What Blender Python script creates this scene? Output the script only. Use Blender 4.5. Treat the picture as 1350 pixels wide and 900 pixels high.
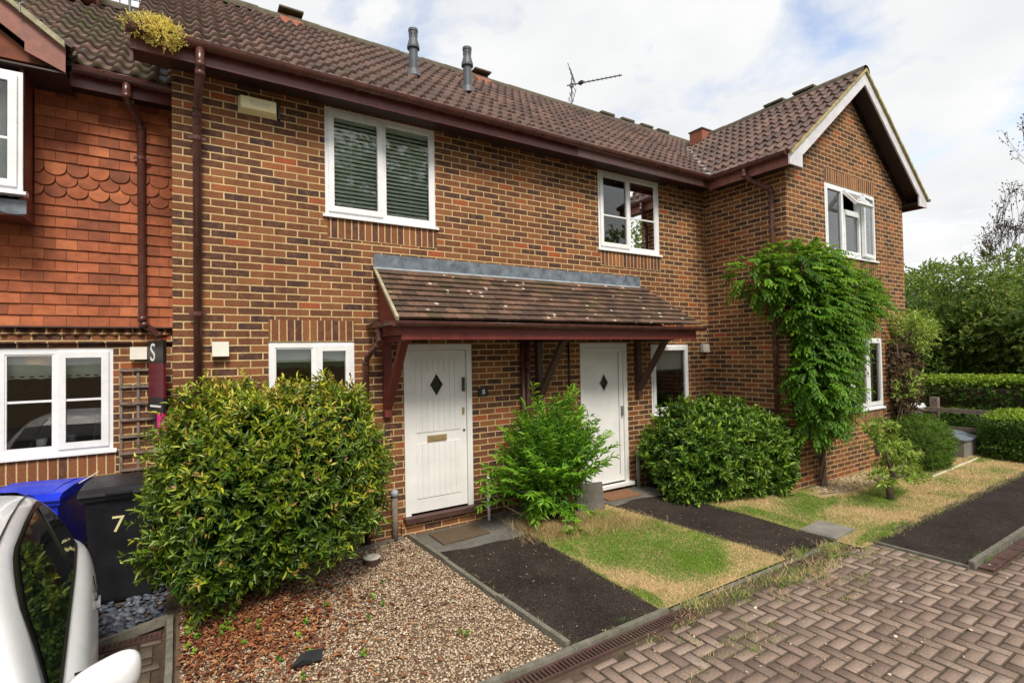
import bpy, math, random
import numpy as np
from math import sin, cos, pi, radians
from mathutils import Vector, Matrix
random.seed(7)
RNG = np.random.default_rng(11)
for o in list(bpy.data.objects): bpy.data.objects.remove(o)
SC = bpy.context.scene
COL = SC.collection

# ------------------------------------------------------------------ camera
cam_d = bpy.data.cameras.new('camera'); cam = bpy.data.objects.new('camera', cam_d); COL.objects.link(cam)
SC.camera = cam
cam_d.sensor_width = 36; cam_d.lens = 36*680.38/1350; cam_d.clip_start = .05; cam_d.clip_end = 1500
YAW, PITCH, ROLL = .5662, .0217, .018
F_ = Vector((sin(YAW)*cos(PITCH), cos(YAW)*cos(PITCH), sin(PITCH))); R_ = Vector((cos(YAW), -sin(YAW), 0)); U_ = R_.cross(F_)
rr = R_*cos(ROLL)-U_*sin(ROLL); uu = R_*sin(ROLL)+U_*cos(ROLL)
m = Matrix((rr, uu, -F_)).transposed().to_4x4(); m.translation = Vector((0, -5.7425, 2.2)); cam.matrix_world = m

# ------------------------------------------------------------------ sky and sun
SUN_EL, SUN_AZ = radians(50), radians(192)      # azimuth measured clockwise from +y
W = bpy.data.worlds.new('World'); SC.world = W; W.use_nodes = True
nt = W.node_tree; nt.nodes.clear()
def nn(t, **k):
    n = nt.nodes.new(t)
    for a, b in k.items(): setattr(n, a, b)
    return n
out = nn('ShaderNodeOutputWorld'); bg = nn('ShaderNodeBackground'); sky = nn('ShaderNodeTexSky')
sky.sky_type = 'NISHITA'; sky.sun_disc = False; sky.sun_elevation = SUN_EL; sky.sun_rotation = SUN_AZ
sky.air_density = 1.0; sky.dust_density = 1.5
tc = nn('ShaderNodeTexCoord'); sp = nn('ShaderNodeSeparateXYZ'); nt.links.new(tc.outputs['Generated'], sp.inputs[0])
def wm(op, a, b=None, c=None):
    n = nn('ShaderNodeMath', operation=op)
    for i, q in enumerate((a, b, c)):
        if q is None: continue
        if isinstance(q, (int, float)): n.inputs[i].default_value = q
        else: nt.links.new(q, n.inputs[i])
    return n.outputs[0]
zz = wm('ADD', wm('MAXIMUM', sp.outputs[2], 0.0), .22)
cx = wm('DIVIDE', sp.outputs[0], zz); cy = wm('DIVIDE', sp.outputs[1], zz)
cb = nn('ShaderNodeCombineXYZ'); nt.links.new(cx, cb.inputs[0]); nt.links.new(cy, cb.inputs[1]); cb.inputs[2].default_value = 3.1
n1 = nn('ShaderNodeTexNoise'); n1.inputs['Scale'].default_value = 3.0; n1.inputs['Detail'].default_value = 10; n1.inputs['Roughness'].default_value = .60; n1.inputs['Distortion'].default_value = .35
nt.links.new(cb.outputs[0], n1.inputs['Vector'])
r1 = nn('ShaderNodeValToRGB'); r1.color_ramp.elements[0].position = .29; r1.color_ramp.elements[1].position = .48
nt.links.new(n1.outputs['Fac'], r1.inputs[0])
n2 = nn('ShaderNodeTexNoise'); n2.inputs['Scale'].default_value = 2.6; n2.inputs['Detail'].default_value = 6
nt.links.new(cb.outputs[0], n2.inputs['Vector'])
r2 = nn('ShaderNodeValToRGB'); r2.color_ramp.elements[0].position = .3; r2.color_ramp.elements[1].position = .7
r2.color_ramp.elements[0].color = (4.6, 4.7, 4.8, 1); r2.color_ramp.elements[1].color = (5.55, 5.55, 5.5, 1)
nt.links.new(n2.outputs['Fac'], r2.inputs[0])
skym = nn('ShaderNodeMix', data_type='RGBA', blend_type='MULTIPLY'); skym.inputs[0].default_value = 1
nt.links.new(sky.outputs[0], skym.inputs['A']); skym.inputs['B'].default_value = (2.3, 1.85, 1.55, 1)
mx = nn('ShaderNodeMix', data_type='RGBA'); nt.links.new(r1.outputs[0], mx.inputs[0]); nt.links.new(skym.outputs['Result'], mx.inputs['A']); nt.links.new(r2.outputs[0], mx.inputs['B'])
nt.links.new(mx.outputs['Result'], bg.inputs[0]); bg.inputs[1].default_value = .1; nt.links.new(bg.outputs[0], out.inputs[0])
sl = bpy.data.lights.new('sun', 'SUN'); sl.energy = 2.2; sl.angle = radians(18); sl.color = (1, .93, .82)
so = bpy.data.objects.new('sun', sl); COL.objects.link(so)
sd = Vector((sin(SUN_AZ)*cos(SUN_EL), cos(SUN_AZ)*cos(SUN_EL), sin(SUN_EL)))
so.rotation_euler = sd.to_track_quat('Z', 'Y').to_euler(); so.location = (0, -20, 30)
SC.view_settings.view_transform = 'Standard'; SC.view_settings.look = 'None'; SC.view_settings.gamma = 1
SC.view_settings.exposure = .88; SC.view_settings.use_curve_mapping = False

# ------------------------------------------------------------------ materials
MATS = {}
class G:
    def __init__(s, name):
        s.m = bpy.data.materials.new(name); s.m.use_nodes = True; s.t = s.m.node_tree; s.t.nodes.clear()
        s.o = s.n('ShaderNodeOutputMaterial'); MATS[name] = s.m
    def n(s, t, **k):
        n = s.t.nodes.new(t)
        for a, b in k.items(): setattr(n, a, b)
        return n
    def l(s, a, b): s.t.links.new(a, b)
    def setin(s, node, key, v):
        if hasattr(v, 'is_output'): s.l(v, node.inputs[key])
        elif v is not None:
            node.inputs[key].default_value = (*v, 1) if isinstance(v, tuple) and len(v) == 3 and node.inputs[key].type == 'RGBA' else v
    def math(s, op, a, b=0.0, c=None):
        n = s.n('ShaderNodeMath', operation=op); s.setin(n, 0, a); s.setin(n, 1, b)
        if c is not None: s.setin(n, 2, c)
        return n.outputs[0]
    def noise(s, vec, scale, detail=4, rough=.55, dist=0, out='Fac'):
        n = s.n('ShaderNodeTexNoise'); s.l(vec, n.inputs['Vector']); n.inputs['Scale'].default_value = scale
        n.inputs['Detail'].default_value = detail; n.inputs['Roughness'].default_value = rough; n.inputs['Distortion'].default_value = dist
        return n.outputs[out]
    def ramp(s, fac, stops, interp='LINEAR'):
        n = s.n('ShaderNodeValToRGB'); cr = n.color_ramp; cr.interpolation = interp
        while len(cr.elements) < len(stops): cr.elements.new(.5)
        for e, (p, c) in zip(cr.elements, stops):
            e.position = p; e.color = (*c, 1) if isinstance(c, tuple) else (c, c, c, 1)
        s.l(fac, n.inputs[0]); return n.outputs[0]
    def mix(s, fac, a, b, mode='MIX'):
        n = s.n('ShaderNodeMix', data_type='RGBA', blend_type=mode); s.setin(n, 0, fac)
        s.setin(n, 'A', a); s.setin(n, 'B', b); return n.outputs['Result']
    def obj(s): return s.n('ShaderNodeTexCoord').outputs['Object']
    def pos(s): return s.n('ShaderNodeNewGeometry').outputs['Position']
    def uv(s): return s.n('ShaderNodeTexCoord').outputs['UV']
    def attr(s, name='tint'): return s.n('ShaderNodeAttribute', attribute_name=name).outputs['Fac']
    def bump(s, h, strength=.3, dist=.01):
        n = s.n('ShaderNodeBump'); s.l(h, n.inputs['Height']); n.inputs['Strength'].default_value = strength; n.inputs['Distance'].default_value = dist
        return n.outputs[0]
    def bsdf(s, color, rough=.6, normal=None, spec=.5, metal=0, extra=None):
        b = s.n('ShaderNodeBsdfPrincipled'); s.setin(b, 'Base Color', color); s.setin(b, 'Roughness', rough)
        s.setin(b, 'Specular IOR Level', spec); s.setin(b, 'Metallic', metal)
        if normal is not None: s.l(normal, b.inputs['Normal'])
        for k, v in (extra or {}).items(): s.setin(b, k, v)
        return b.outputs[0]
    def done(s, sh): s.l(sh, s.o.inputs[0]); return s.m

def m_brick(name, rot=False, dark=1.0):
    g = G(name); uv = g.uv()
    if rot:
        mp = g.n('ShaderNodeMapping'); g.l(uv, mp.inputs[0]); mp.inputs['Rotation'].default_value = (0, 0, pi/2); uv = mp.outputs[0]
    # tiny wobble so courses are not ruler straight
    wob = g.noise(uv, 16, 3, out='Color'); wv = g.n('ShaderNodeVectorMath', operation='MULTIPLY_ADD'); g.l(wob, wv.inputs[0]); wv.inputs[1].default_value = (.008, .006, 0); g.l(uv, wv.inputs[2]); uv2 = wv.outputs[0]
    b = g.n('ShaderNodeTexBrick'); g.l(uv2, b.inputs['Vector'])
    b.offset = .5 if not rot else 0; b.offset_frequency = 2; b.squash = 1
    for k, v in dict(Scale=1, **{'Mortar Size': .0072, 'Mortar Smooth': .25, 'Bias': 0, 'Brick Width': .225 if not rot else .225, 'Row Height': .075}).items(): b.inputs[k].default_value = v
    b.inputs['Color1'].default_value = (0, 0, 0, 1); b.inputs['Color2'].default_value = (1, 1, 1, 1); b.inputs['Mortar'].default_value = (.5, .5, .5, 1)
    rnd = b.outputs['Color']; fac = b.outputs['Fac']
    wn = g.n('ShaderNodeTexWhiteNoise', noise_dimensions='1D'); g.l(g.math('MULTIPLY', rnd, 917.3), wn.inputs['W'])
    k = dark
    if rot: st = [(0, (.15*k, .060*k, .036*k)), (.3, (.085*k, .042*k, .034*k)), (.5, (.24*k, .085*k, .036*k)), (.75, (.29*k, .12*k, .05*k)), (1, (.19*k, .07*k, .035*k))]
    else: st = [(0, (.058*k, .034*k, .031*k)), (.24, (.090*k, .042*k, .028*k)), (.46, (.150*k, .059*k, .030*k)), (.70, (.215*k, .084*k, .036*k)), (.90, (.275*k, .112*k, .045*k)), (1, (.35*k, .080*k, .031*k))]
    c = g.ramp(wn.outputs['Value'], st)
    n1 = g.noise(uv2, 55, 4, .7); c = g.mix(.55, c, g.ramp(n1, [(.3, .45), (.7, 1.5)]), 'MULTIPLY')
    n3 = g.noise(uv2, 14, 3, .6); c = g.mix(g.ramp(n3, [(.45, 0), (.75, .7)]), c, (.24*k, .105*k, .05*k)); c = g.mix(g.ramp(g.noise(uv2, 30, 4, .7), [(.6, 0), (.72, .5)]), c, (.045, .03, .028))
    mo = g.ramp(g.noise(uv, 40, 4, .6), [(.25, (.45, .31, .145)), (.75, (.74, .54, .28))])
    c = g.mix(fac, c, mo)
    ms = g.n('ShaderNodeMapping'); g.l(g.uv(), ms.inputs[0]); ms.inputs['Scale'].default_value = (3.2, .5, 1); c = g.mix(.5, c, g.ramp(g.noise(ms.outputs[0], 1.6, 5, .65), [(.35, .74), (.65, 1.14)]), 'MULTIPLY'); big = g.noise(uv, .7, 3); c = g.mix(.5, c, g.ramp(big, [(.3, .72), (.7, 1.2)]), 'MULTIPLY')
    # rain streaks and dirt near the ground
    z = g.n('ShaderNodeSeparateXYZ'); g.l(uv, z.inputs[0])
    zz = z.outputs[0] if rot else z.outputs[1]
    h = g.math('SUBTRACT', g.math('ADD', .12, g.math('MULTIPLY', n3, .5)), g.n('ShaderNodeSeparateXYZ').outputs[2]) if False else None
    hh = g.math('MULTIPLY', fac, -1.0); hh = g.math('ADD', hh, g.math('MULTIPLY', n1, .35))
    return g.done(g.bsdf(c, g.ramp(n1, [(0, .75), (1, .95)]), g.bump(hh, .75, .008), spec=.25))
m_brick('brick'); m_brick('soldier_brick', True); 

def m_paint(name, col, rough=.35, var=.15, bump=.05, spec=.5, scale=8):
    g = G(name); o = g.obj(); n = g.noise(o, scale, 5, .6)
    c = g.mix(var, col, g.ramp(n, [(.3, .35), (.7, 1.5)]), 'MULTIPLY')
    return g.done(g.bsdf(c, g.math('ADD', rough, g.math('MULTIPLY', g.math('SUBTRACT', n, .5), .3)), g.bump(g.noise(o, scale*8, 3), bump, .003), spec))
m_paint('upvc', (.80, .81, .83), .3, .11); m_paint('door_white', (.76, .76, .75), .42, .13, .04, scale=3.5)
m_paint('alarm_cream', (.86, .78, .46), .4, .1); m_paint('upvc_cream', (.72, .68, .52), .45, .2); m_paint('plastic_white', (.68, .66, .58), .4, .12)
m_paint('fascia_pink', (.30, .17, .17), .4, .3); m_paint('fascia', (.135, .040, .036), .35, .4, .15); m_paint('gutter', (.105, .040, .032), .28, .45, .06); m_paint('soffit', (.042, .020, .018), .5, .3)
m_paint('red_timber', (.155, .026, .020), .45, .4, .2); m_paint('faded_timber', (.25, .095, .07), .6, .5, .3, scale=14)
m_paint('barge_white', (.62, .61, .64), .45, .25, .1); m_paint('lead', (.15, .18, .215), .45, .75, .4, scale=9); m_paint('lead_pale', (.30, .34, .38), .5, .4, .2)
m_paint('flue_grey', (.075, .085, .10), .45, .3); m_paint('metal', (.22, .22, .23), .35, .3); m_paint('brass', (.30, .22, .10), .3, .3); m_paint('dark_metal', (.03, .028, .026), .35, .3)
m_paint('bin_black', (.011, .012, .015), .42, .5, .25, scale=5); m_paint('bin_blue', (.006, .030, .56), .35, .25, .1)
m_paint('black_plastic', (.012, .012, .013), .35, .3); m_paint('pale_yellow', (.72, .66, .33), .5, .15); m_paint('white_mark', (.8, .8, .78), .5, .05)
m_paint('wood_grey', (.19, .15, .12), .8, .6, .4, scale=18); m_paint('bark', (.12, .085, .06), .9, .7, .8, scale=25); m_paint('twig', (.15, .10, .065), .8, .4)
m_paint('dark_wood', (.075, .035, .03), .5, .5, .2); m_paint('sign_red', (.12, .008, .02), .3, .2); m_paint('sign_pink', (.75, .01, .22), .4, .1)
m_paint('fabric', (.70, .69, .67), .9, .2); m_paint('lace', (.62, .62, .62), .9, .15); m_paint('blind', (.80, .86, .80), .6, .1); m_paint('interior', (.10, .095, .085), .9, .3)
m_paint('interior_pale', (.30, .29, .27), .9, .3); m_paint('curtain_purple', (.10, .05, .075), .9, .3); m_paint('purple', (.40, .03, .35), .6, .2); m_paint('terracotta', (.35, .15, .08), .8, .3)
m_paint('tan', (.4, .26, .14), .7, .3); m_paint('lamp_glass', (.6, .62, .6), .2, .1)

def m_concrete(name, col, var=.5, scale=6, bump=.4):
    g = G(name); o = g.pos(); n = g.noise(o, scale, 7, .65); n2 = g.noise(o, 90, 3, .6); n3 = g.noise(o, 1.3, 4)
    c = g.mix(var, col, g.ramp(n, [(.3, .4), (.7, 1.55)]), 'MULTIPLY'); c = g.mix(.35, c, g.ramp(n2, [(.3, .5), (.7, 1.5)]), 'MULTIPLY')
    c = g.mix(g.ramp(n3, [(.5, 0), (.7, .35)]), c, (.09, .085, .05))
    return g.done(g.bsdf(c, .9, g.bump(n2, bump, .006), .3))
m_concrete('concrete', (.22, .205, .18)); m_concrete('concrete_dark', (.125, .12, .108), .7, 3); m_concrete('slab', (.16, .145, .125)); m_concrete('edging', (.165, .155, .125), .7, 10)
m_concrete('cream_mortar', (.36, .33, .22), .7, 12); m_concrete('ridge', (.10, .085, .06), .7, 8); m_concrete('vent_terracotta', (.28, .10, .06), .4, 8); m_concrete('cream_lichen', (.40, .34, .15), .6, 14); m_concrete('soil', (.085, .058, .038), .7, 12, .9)
m_concrete('drain_brown', (.085, .045, .038), .5, 10)

def m_tarmac():
    g = G('tarmac'); o = g.pos(); v = g.n('ShaderNodeTexVoronoi'); g.l(o, v.inputs[0]); v.inputs['Scale'].default_value = 140
    sp = g.ramp(v.outputs['Color'], [(0, (.010, .008, .008)), (.55, (.032, .024, .020)), (.88, (.058, .045, .038)), (.97, (.20, .16, .13))])
    n = g.noise(o, 1.6, 6, .65); c = g.mix(.8, sp, g.ramp(n, [(.3, .6), (.7, 1.6)]), 'MULTIPLY')
    c = g.mix(g.ramp(g.noise(o, 9, 5, .7), [(.55, 0), (.75, .4)]), c, (.10, .082, .064))
    return g.done(g.bsdf(c, .85, g.bump(v.outputs['Distance'], .9, .006), .15))
m_tarmac()
def m_tinted(name, stops, rough=.7, nscale=20, var=.4, bump=.3, bd=.004, moss=None, spec=.35, lichen=False, pos=True):
    g = G(name); o = g.pos() if pos else g.obj(); c = g.ramp(g.attr(), stops); n = g.noise(o, nscale, 6, .65)
    c = g.mix(var, c, g.ramp(n, [(.3, .4), (.7, 1.55)]), 'MULTIPLY')
    if moss:
        col, lo, hi, amt, sc = moss; c = g.mix(g.ramp(g.noise(o, sc, 5, .7), [(lo, 0), (hi, amt)]), c, col)
    if lichen:
        v = g.n('ShaderNodeTexVoronoi'); g.l(o, v.inputs[0]); v.inputs['Scale'].default_value = 5.5
        k = g.math('ADD', v.outputs['Distance'], g.math('MULTIPLY', g.noise(o, 30, 3), .22))
        c = g.mix(g.ramp(k, [(.20, .95), (.26, 0)]), c, (.62, .55, .47))
    return g.done(g.bsdf(c, rough, g.bump(n, bump, bd), spec))
m_tinted('roof_tile', [(0, (.060, .036, .030)), (.5, (.105, .062, .050)), (1, (.165, .092, .070))], .62, 14, .55, .3, moss=((.09, .07, .035), .52, .7, .5, 1.6))
m_tinted('roof_tile_mossy', [(0, (.055, .036, .030)), (.5, (.095, .062, .050)), (1, (.15, .09, .068))], .65, 14, .55, .3, moss=((.060, .075, .012), .48, .66, .70, 2.2))
m_tinted('plain_tile', [(0, (.050, .033, .026)), (.5, (.105, .065, .046)), (1, (.19, .105, .07))], .8, 26, .6, .5, moss=((.075, .075, .02), .52, .70, .75, 3.0), lichen=True)
m_tinted('hung_tile', [(0, (.17, .050, .024)), (.3, (.28, .078, .031)), (.7, (.37, .105, .040)), (1, (.45, .155, .065))], .75, 9, .5, .2)
m_tinted('paver', [(0, (.085, .062, .046)), (.06, (.085, .062, .046)), (.10, (.155, .110, .088)), (.5, (.225, .160, .126)), (.95, (.29, .215, .172)), (1, (.32, .25, .21))], .85, 60, .5, .8, .004, moss=((.10, .08, .05), .5, .75, .5, 1.4))
m_tinted('old_paver', [(0, (.035, .028, .02)), (.06, (.035, .028, .02)), (.1, (.10, .08, .06)), (1, (.20, .15, .11))], .9, 40, .5, .6, moss=((.10, .085, .04), .45, .7, .6, 5))
m_tinted('pebble', [(0, (.13, .085, .055)), (.2, (.28, .18, .11)), (.5, (.42, .31, .20)), (.82, (.54, .43, .31)), (1, (.74, .67, .57))], .75, 60, .3, .2)
m_tinted('slate_chip', [(0, (.045, .052, .068)), (.55, (.10, .115, .145)), (.85, (.17, .185, .215)), (1, (.38, .30, .22))], .55, 30, .5, .4)
m_tinted('dead_leaf', [(0, (.09, .030, .014)), (.4, (.20, .060, .022)), (.75, (.30, .11, .04)), (1, (.42, .22, .09))], .7, 30, .3, .2)

def m_leaf(name, stops, rough=.4, spec=.5, trans=.3, tcol=(.55, .75, .06)):
    g = G(name); c = g.ramp(g.attr(), stops)
    c = g.mix(.35, c, g.ramp(g.noise(g.pos(), 3.5, 3), [(.3, .6), (.7, 1.4)]), 'MULTIPLY')
    b = g.bsdf(c, rough, None, spec); t = g.n('ShaderNodeBsdfTranslucent'); g.l(g.mix(.6, c, tcol, 'MULTIPLY') if False else g.mix(.25, c, tcol), t.inputs[0])
    mx = g.n('ShaderNodeMixShader'); mx.inputs[0].default_value = trans; g.l(b, mx.inputs[1]); g.l(t.outputs[0], mx.inputs[2])
    return g.done(mx.outputs[0])
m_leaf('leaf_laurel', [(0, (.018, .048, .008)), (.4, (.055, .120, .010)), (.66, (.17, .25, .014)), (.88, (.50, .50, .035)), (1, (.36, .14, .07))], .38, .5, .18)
m_leaf('leaf_bright', [(0, (.045, .14, .010)), (.5, (.12, .31, .018)), (1, (.29, .52, .04))], .45, .35, .35)
m_leaf('leaf_dark', [(0, (.018, .052, .008)), (.5, (.050, .125, .013)), (.8, (.11, .22, .022)), (1, (.24, .36, .040))], .42, .4, .2)
m_leaf('leaf_wisteria', [(0, (.032, .095, .008)), (.5, (.095, .235, .012)), (1, (.27, .44, .022))], .5, .3, .35)
m_leaf('leaf_pale', [(0, (.13, .22, .03)), (.6, (.28, .40, .06)), (1, (.48, .56, .16))], .45, .4, .3)
m_leaf('leaf_rosemary', [(0, (.04, .10, .015)), (1, (.16, .28, .04))], .6, .3, .2)
m_leaf('leaf_hedge', [(0, (.030, .075, .012)), (.5, (.085, .18, .02)), (1, (.36, .50, .04))], .5, .4, .25)
m_leaf('leaf_tree', [(0, (.035, .075, .014)), (.5, (.10, .175, .028)), (.88, (.22, .31, .055)), (1, (.42, .36, .08))], .5, .4, .25)
m_leaf('leaf_brown', [(0, (.07, .045, .028)), (1, (.19, .125, .07))], .7, .3, .1, (.3, .15, .05))
m_leaf('grass', [(0, (.085, .20, .014)), (.4, (.18, .34, .028)), (.6, (.48, .39, .16)), (1, (.84, .60, .37))], .65, .3, .2, (.42, .48, .14))
m_leaf('straw', [(0, (.22, .24, .05)), (.4, (.45, .34, .14)), (1, (.62, .43, .24))], .7, .3, .2, (.55, .42, .22))
m_leaf('sedum', [(0, (.40, .38, .05)), (.6, (.75, .62, .15)), (1, (.9, .78, .35))], .6, .3, .25, (.6, .5, .1))

def m_turf():
    g = G('turf'); o = g.pos(); n = g.noise(o, 1.1, 4, .6); n2 = g.noise(o, 70, 4, .7)
    c = g.mix(g.ramp(n, [(.42, 0), (.6, 1)]), (.42, .30, .16), (.20, .22, .05)); c = g.mix(.6, c, g.ramp(n2, [(.3, .4), (.7, 1.5)]), 'MULTIPLY')
    return g.done(g.bsdf(c, .95, g.bump(n2, .8, .01), .1))
m_turf()
def m_field():
    g = G('field'); o = g.pos(); n = g.noise(o, .3, 5); c = g.ramp(n, [(.35, (.05, .08, .02)), (.65, (.13, .14, .04))]); return g.done(g.bsdf(c, .95, None, .1))
m_field()
def m_glass(name, tint=(.9, .95, .92), f0=.10, rough=0.0):
    g = G(name); t = g.n('ShaderNodeBsdfTransparent'); t.inputs[0].default_value = (*tint, 1)
    gl = g.n('ShaderNodeBsdfGlossy'); gl.inputs['Roughness'].default_value = rough; gl.inputs[0].default_value = (1, 1, 1, 1)
    gl2 = g.noise(g.obj(), 2.5, 1); g.l(g.bump(gl2, .05, .02), gl.inputs['Normal'])
    lw = g.n('ShaderNodeFresnel'); lw.inputs[0].default_value = 1.45
    f = g.math('ADD', g.math('MULTIPLY', lw.outputs[0], 1.6), f0)
    mx = g.n('ShaderNodeMixShader'); g.l(f, mx.inputs[0]); g.l(t.outputs[0], mx.inputs[1]); g.l(gl.outputs[0], mx.inputs[2]); return g.done(mx.outputs[0])
m_glass('glass', (.86, .92, .88), .06); m_glass('car_glass', (.35, .45, .40), .10)
def m_car():
    g = G('car_white'); n = g.noise(g.obj(), 5, 6, .7); n2 = g.noise(g.obj(), 60, 3, .6); c = g.mix(.5, (.80, .81, .83), g.ramp(n, [(.35, .84), (.65, 1.0)]), 'MULTIPLY'); c = g.mix(g.ramp(n2, [(.62, 0), (.75, .25)]), c, (.35, .32, .28)); return g.done(g.bsdf(c, .25, None, .5, 0, {'Coat Weight': .6, 'Coat Roughness': .05}))
m_car()
def m_dg():
    g = G('dark_glass'); g.done(g.bsdf((.012, .014, .013), .06, None, .5))
m_dg()
m_paint('mat_coir', (.11, .075, .045), .95, .6, .8, scale=40); m_paint('mat_coir_red', (.21, .10, .05), .95, .6, .8, scale=40)

# ------------------------------------------------------------------ mesh helpers
def root_loc(p):
    while p is not None and p.parent is not None: p = p.parent
    return Vector(p.location) if p is not None else Vector((0, 0, 0))
class MB:
    def __init__(s): s.v = []; s.f = []; s.uv = []; s.t = []
    def face(s, pts, uv=None, tint=0.0):
        i = len(s.v); s.v += [tuple(p) for p in pts]; s.f.append(tuple(range(i, i+len(pts)))); s.uv.append(uv); s.t.append(tint); return s
    def box(s, x0, x1, y0, y1, z0, z1, tint=0.0, M=None):
        P = [(x0, y0, z0), (x1, y0, z0), (x1, y1, z0), (x0, y1, z0), (x0, y0, z1), (x1, y0, z1), (x1, y1, z1), (x0, y1, z1)]
        if M is not None: P = [tuple(M @ Vector(p)) for p in P]
        for q in ((0, 3, 2, 1), (4, 5, 6, 7), (0, 1, 5, 4), (1, 2, 6, 5), (2, 3, 7, 6), (3, 0, 4, 7)): s.face([P[k] for k in q], None, tint)
        return s
    def bar(s, a, b, w, h, up=(0, 0, 1)):
        a = Vector(a); b = Vector(b); d = (b-a).normalized(); u = Vector(up); r = d.cross(u).normalized(); u = r.cross(d)
        P = [a-r*w/2-u*h/2, a+r*w/2-u*h/2, a+r*w/2+u*h/2, a-r*w/2+u*h/2]; Q = [p+(b-a) for p in P]
        for k in range(4): s.face([P[k], P[(k+1) % 4], Q[(k+1) % 4], Q[k]])
        s.face(P[::-1]); s.face(Q); return s
    def prism(s, poly, axis, a, b, tint=0.0):
        def mk(p, t): return {'x': (t, p[0], p[1]), 'y': (p[0], t, p[1]), 'z': (p[0], p[1], t)}[axis]
        A = [mk(p, a) for p in poly]; B = [mk(p, b) for p in poly]; n = len(poly)
        s.face(A[::-1], None, tint); s.face(B, None, tint)
        for k in range(n): s.face([A[k], A[(k+1) % n], B[(k+1) % n], B[k]], None, tint)
        return s
    def tube(s, path, r, n=10, cap=True, a0=0, a1=2*pi):
        path = [Vector(p) for p in path]; rad = r if isinstance(r, (list, tuple)) else [r]*len(path); rings = []
        closed = a1-a0 > 6.2; prev = None; m = n if closed else n+1
        for i, p in enumerate(path):
            d = (path[min(i+1, len(path)-1)]-path[max(i-1, 0)]).normalized()
            u = prev if prev is not None else (Vector((0, 0, 1)) if abs(d.z) < .9 else Vector((0, 1, 0)))
            e = d.cross(u).normalized(); u = e.cross(d).normalized(); prev = u
            base = len(s.v); rings.append(base)
            for k in range(m):
                a = a0+(a1-a0)*k/n; s.v.append(tuple(p+e*cos(a)*rad[i]+u*sin(a)*rad[i]))
        for i in range(len(path)-1):
            for k in range(n):
                k2 = (k+1) % n if closed else k+1
                s.f.append((rings[i]+k, rings[i]+k2, rings[i+1]+k2, rings[i+1]+k)); s.uv.append(None); s.t.append(0)
        if cap and closed:
            for q in (rings[0], rings[-1]): s.f.append(tuple(range(q, q+n))); s.uv.append(None); s.t.append(0)
        return s
    def lathe(s, prof, c, n=20, sx=1, sy=1):
        cx, cy, cz = c; base = len(s.v)
        for r, z in prof:
            for k in range(n): s.v.append((cx+r*cos(2*pi*k/n)*sx, cy+r*sin(2*pi*k/n)*sy, cz+z))
        for i in range(len(prof)-1):
            for k in range(n):
                s.f.append((base+i*n+k, base+i*n+(k+1) % n, base+(i+1)*n+(k+1) % n, base+(i+1)*n+k)); s.uv.append(None); s.t.append(0)
        for q in (0, len(prof)-1): s.f.append(tuple(base+q*n+k for k in range(n))); s.uv.append(None); s.t.append(0)
        return s
    def add(s, o): 
        i = len(s.v); s.v += o.v; s.f += [tuple(k+i for k in f) for f in o.f]; s.uv += o.uv; s.t += o.t; return s
    def build(s, name, mat, parent=None, smooth=False, bevel=0, loc=None, recalc=True):
        L = root_loc(parent) if parent is not None else Vector(loc or (0, 0, 0))
        me = bpy.data.meshes.new(name); me.from_pydata([tuple(Vector(v)-L) for v in s.v], [], s.f)
        me.update()
        if recalc:
            import bmesh
            bm = bmesh.new(); bm.from_mesh(me)
            bmesh.ops.remove_doubles(bm, verts=bm.verts, dist=1e-5) if False else None
            bmesh.ops.recalc_face_normals(bm, faces=bm.faces); bm.to_mesh(me); bm.free()
        ul = me.uv_layers.new(name='UVMap'); at = me.attributes.new('tint', 'FLOAT', 'FACE')
        at.data.foreach_set('value', [float(t) for t in s.t])
        uvs = np.zeros((len(me.loops), 2), np.float32)
        for p in me.polygons:
            nrm = p.normal; ax = max(range(3), key=lambda k: abs(nrm[k])); cu = s.uv[p.index]
            for li in p.loop_indices:
                vi = me.loops[li].vertex_index; co = me.vertices[vi].co
                X, Y, Z = co.x+L.x, co.y+L.y, co.z+L.z
                if cu is not None and not recalc: uvs[li] = cu[li-p.loop_start]
                elif ax == 0: uvs[li] = (Y, Z)
                elif ax == 1: uvs[li] = (X, Z)
                else: uvs[li] = (X, Y)
        ul.data.foreach_set('uv', uvs.ravel())
        me.materials.append(MATS[mat])
        if smooth: me.polygons.foreach_set('use_smooth', [True]*len(me.polygons))
        o = bpy.data.objects.new(name, me); COL.objects.link(o); o.location = L if parent is None else (0, 0, 0)
        if parent is not None: o.parent = parent
        if bevel:
            bv = o.modifiers.new('bevel', 'BEVEL'); bv.width = bevel; bv.segments = 2; bv.limit_method = 'ANGLE'; bv.angle_limit = radians(40)
        return o
def tag(o, label, cat, group=None, kind=None):
    o['label'] = label; o['category'] = cat
    if group: o['group'] = group
    if kind: o['kind'] = kind
    return o
def thing(name, label, cat, loc=(0, 0, 0), group=None):
    o = bpy.data.objects.new(name, None); COL.objects.link(o); o.location = loc; o.empty_display_size = .2
    return tag(o, label, cat, group)
def struct(o): o['kind'] = 'structure'; return o
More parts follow.
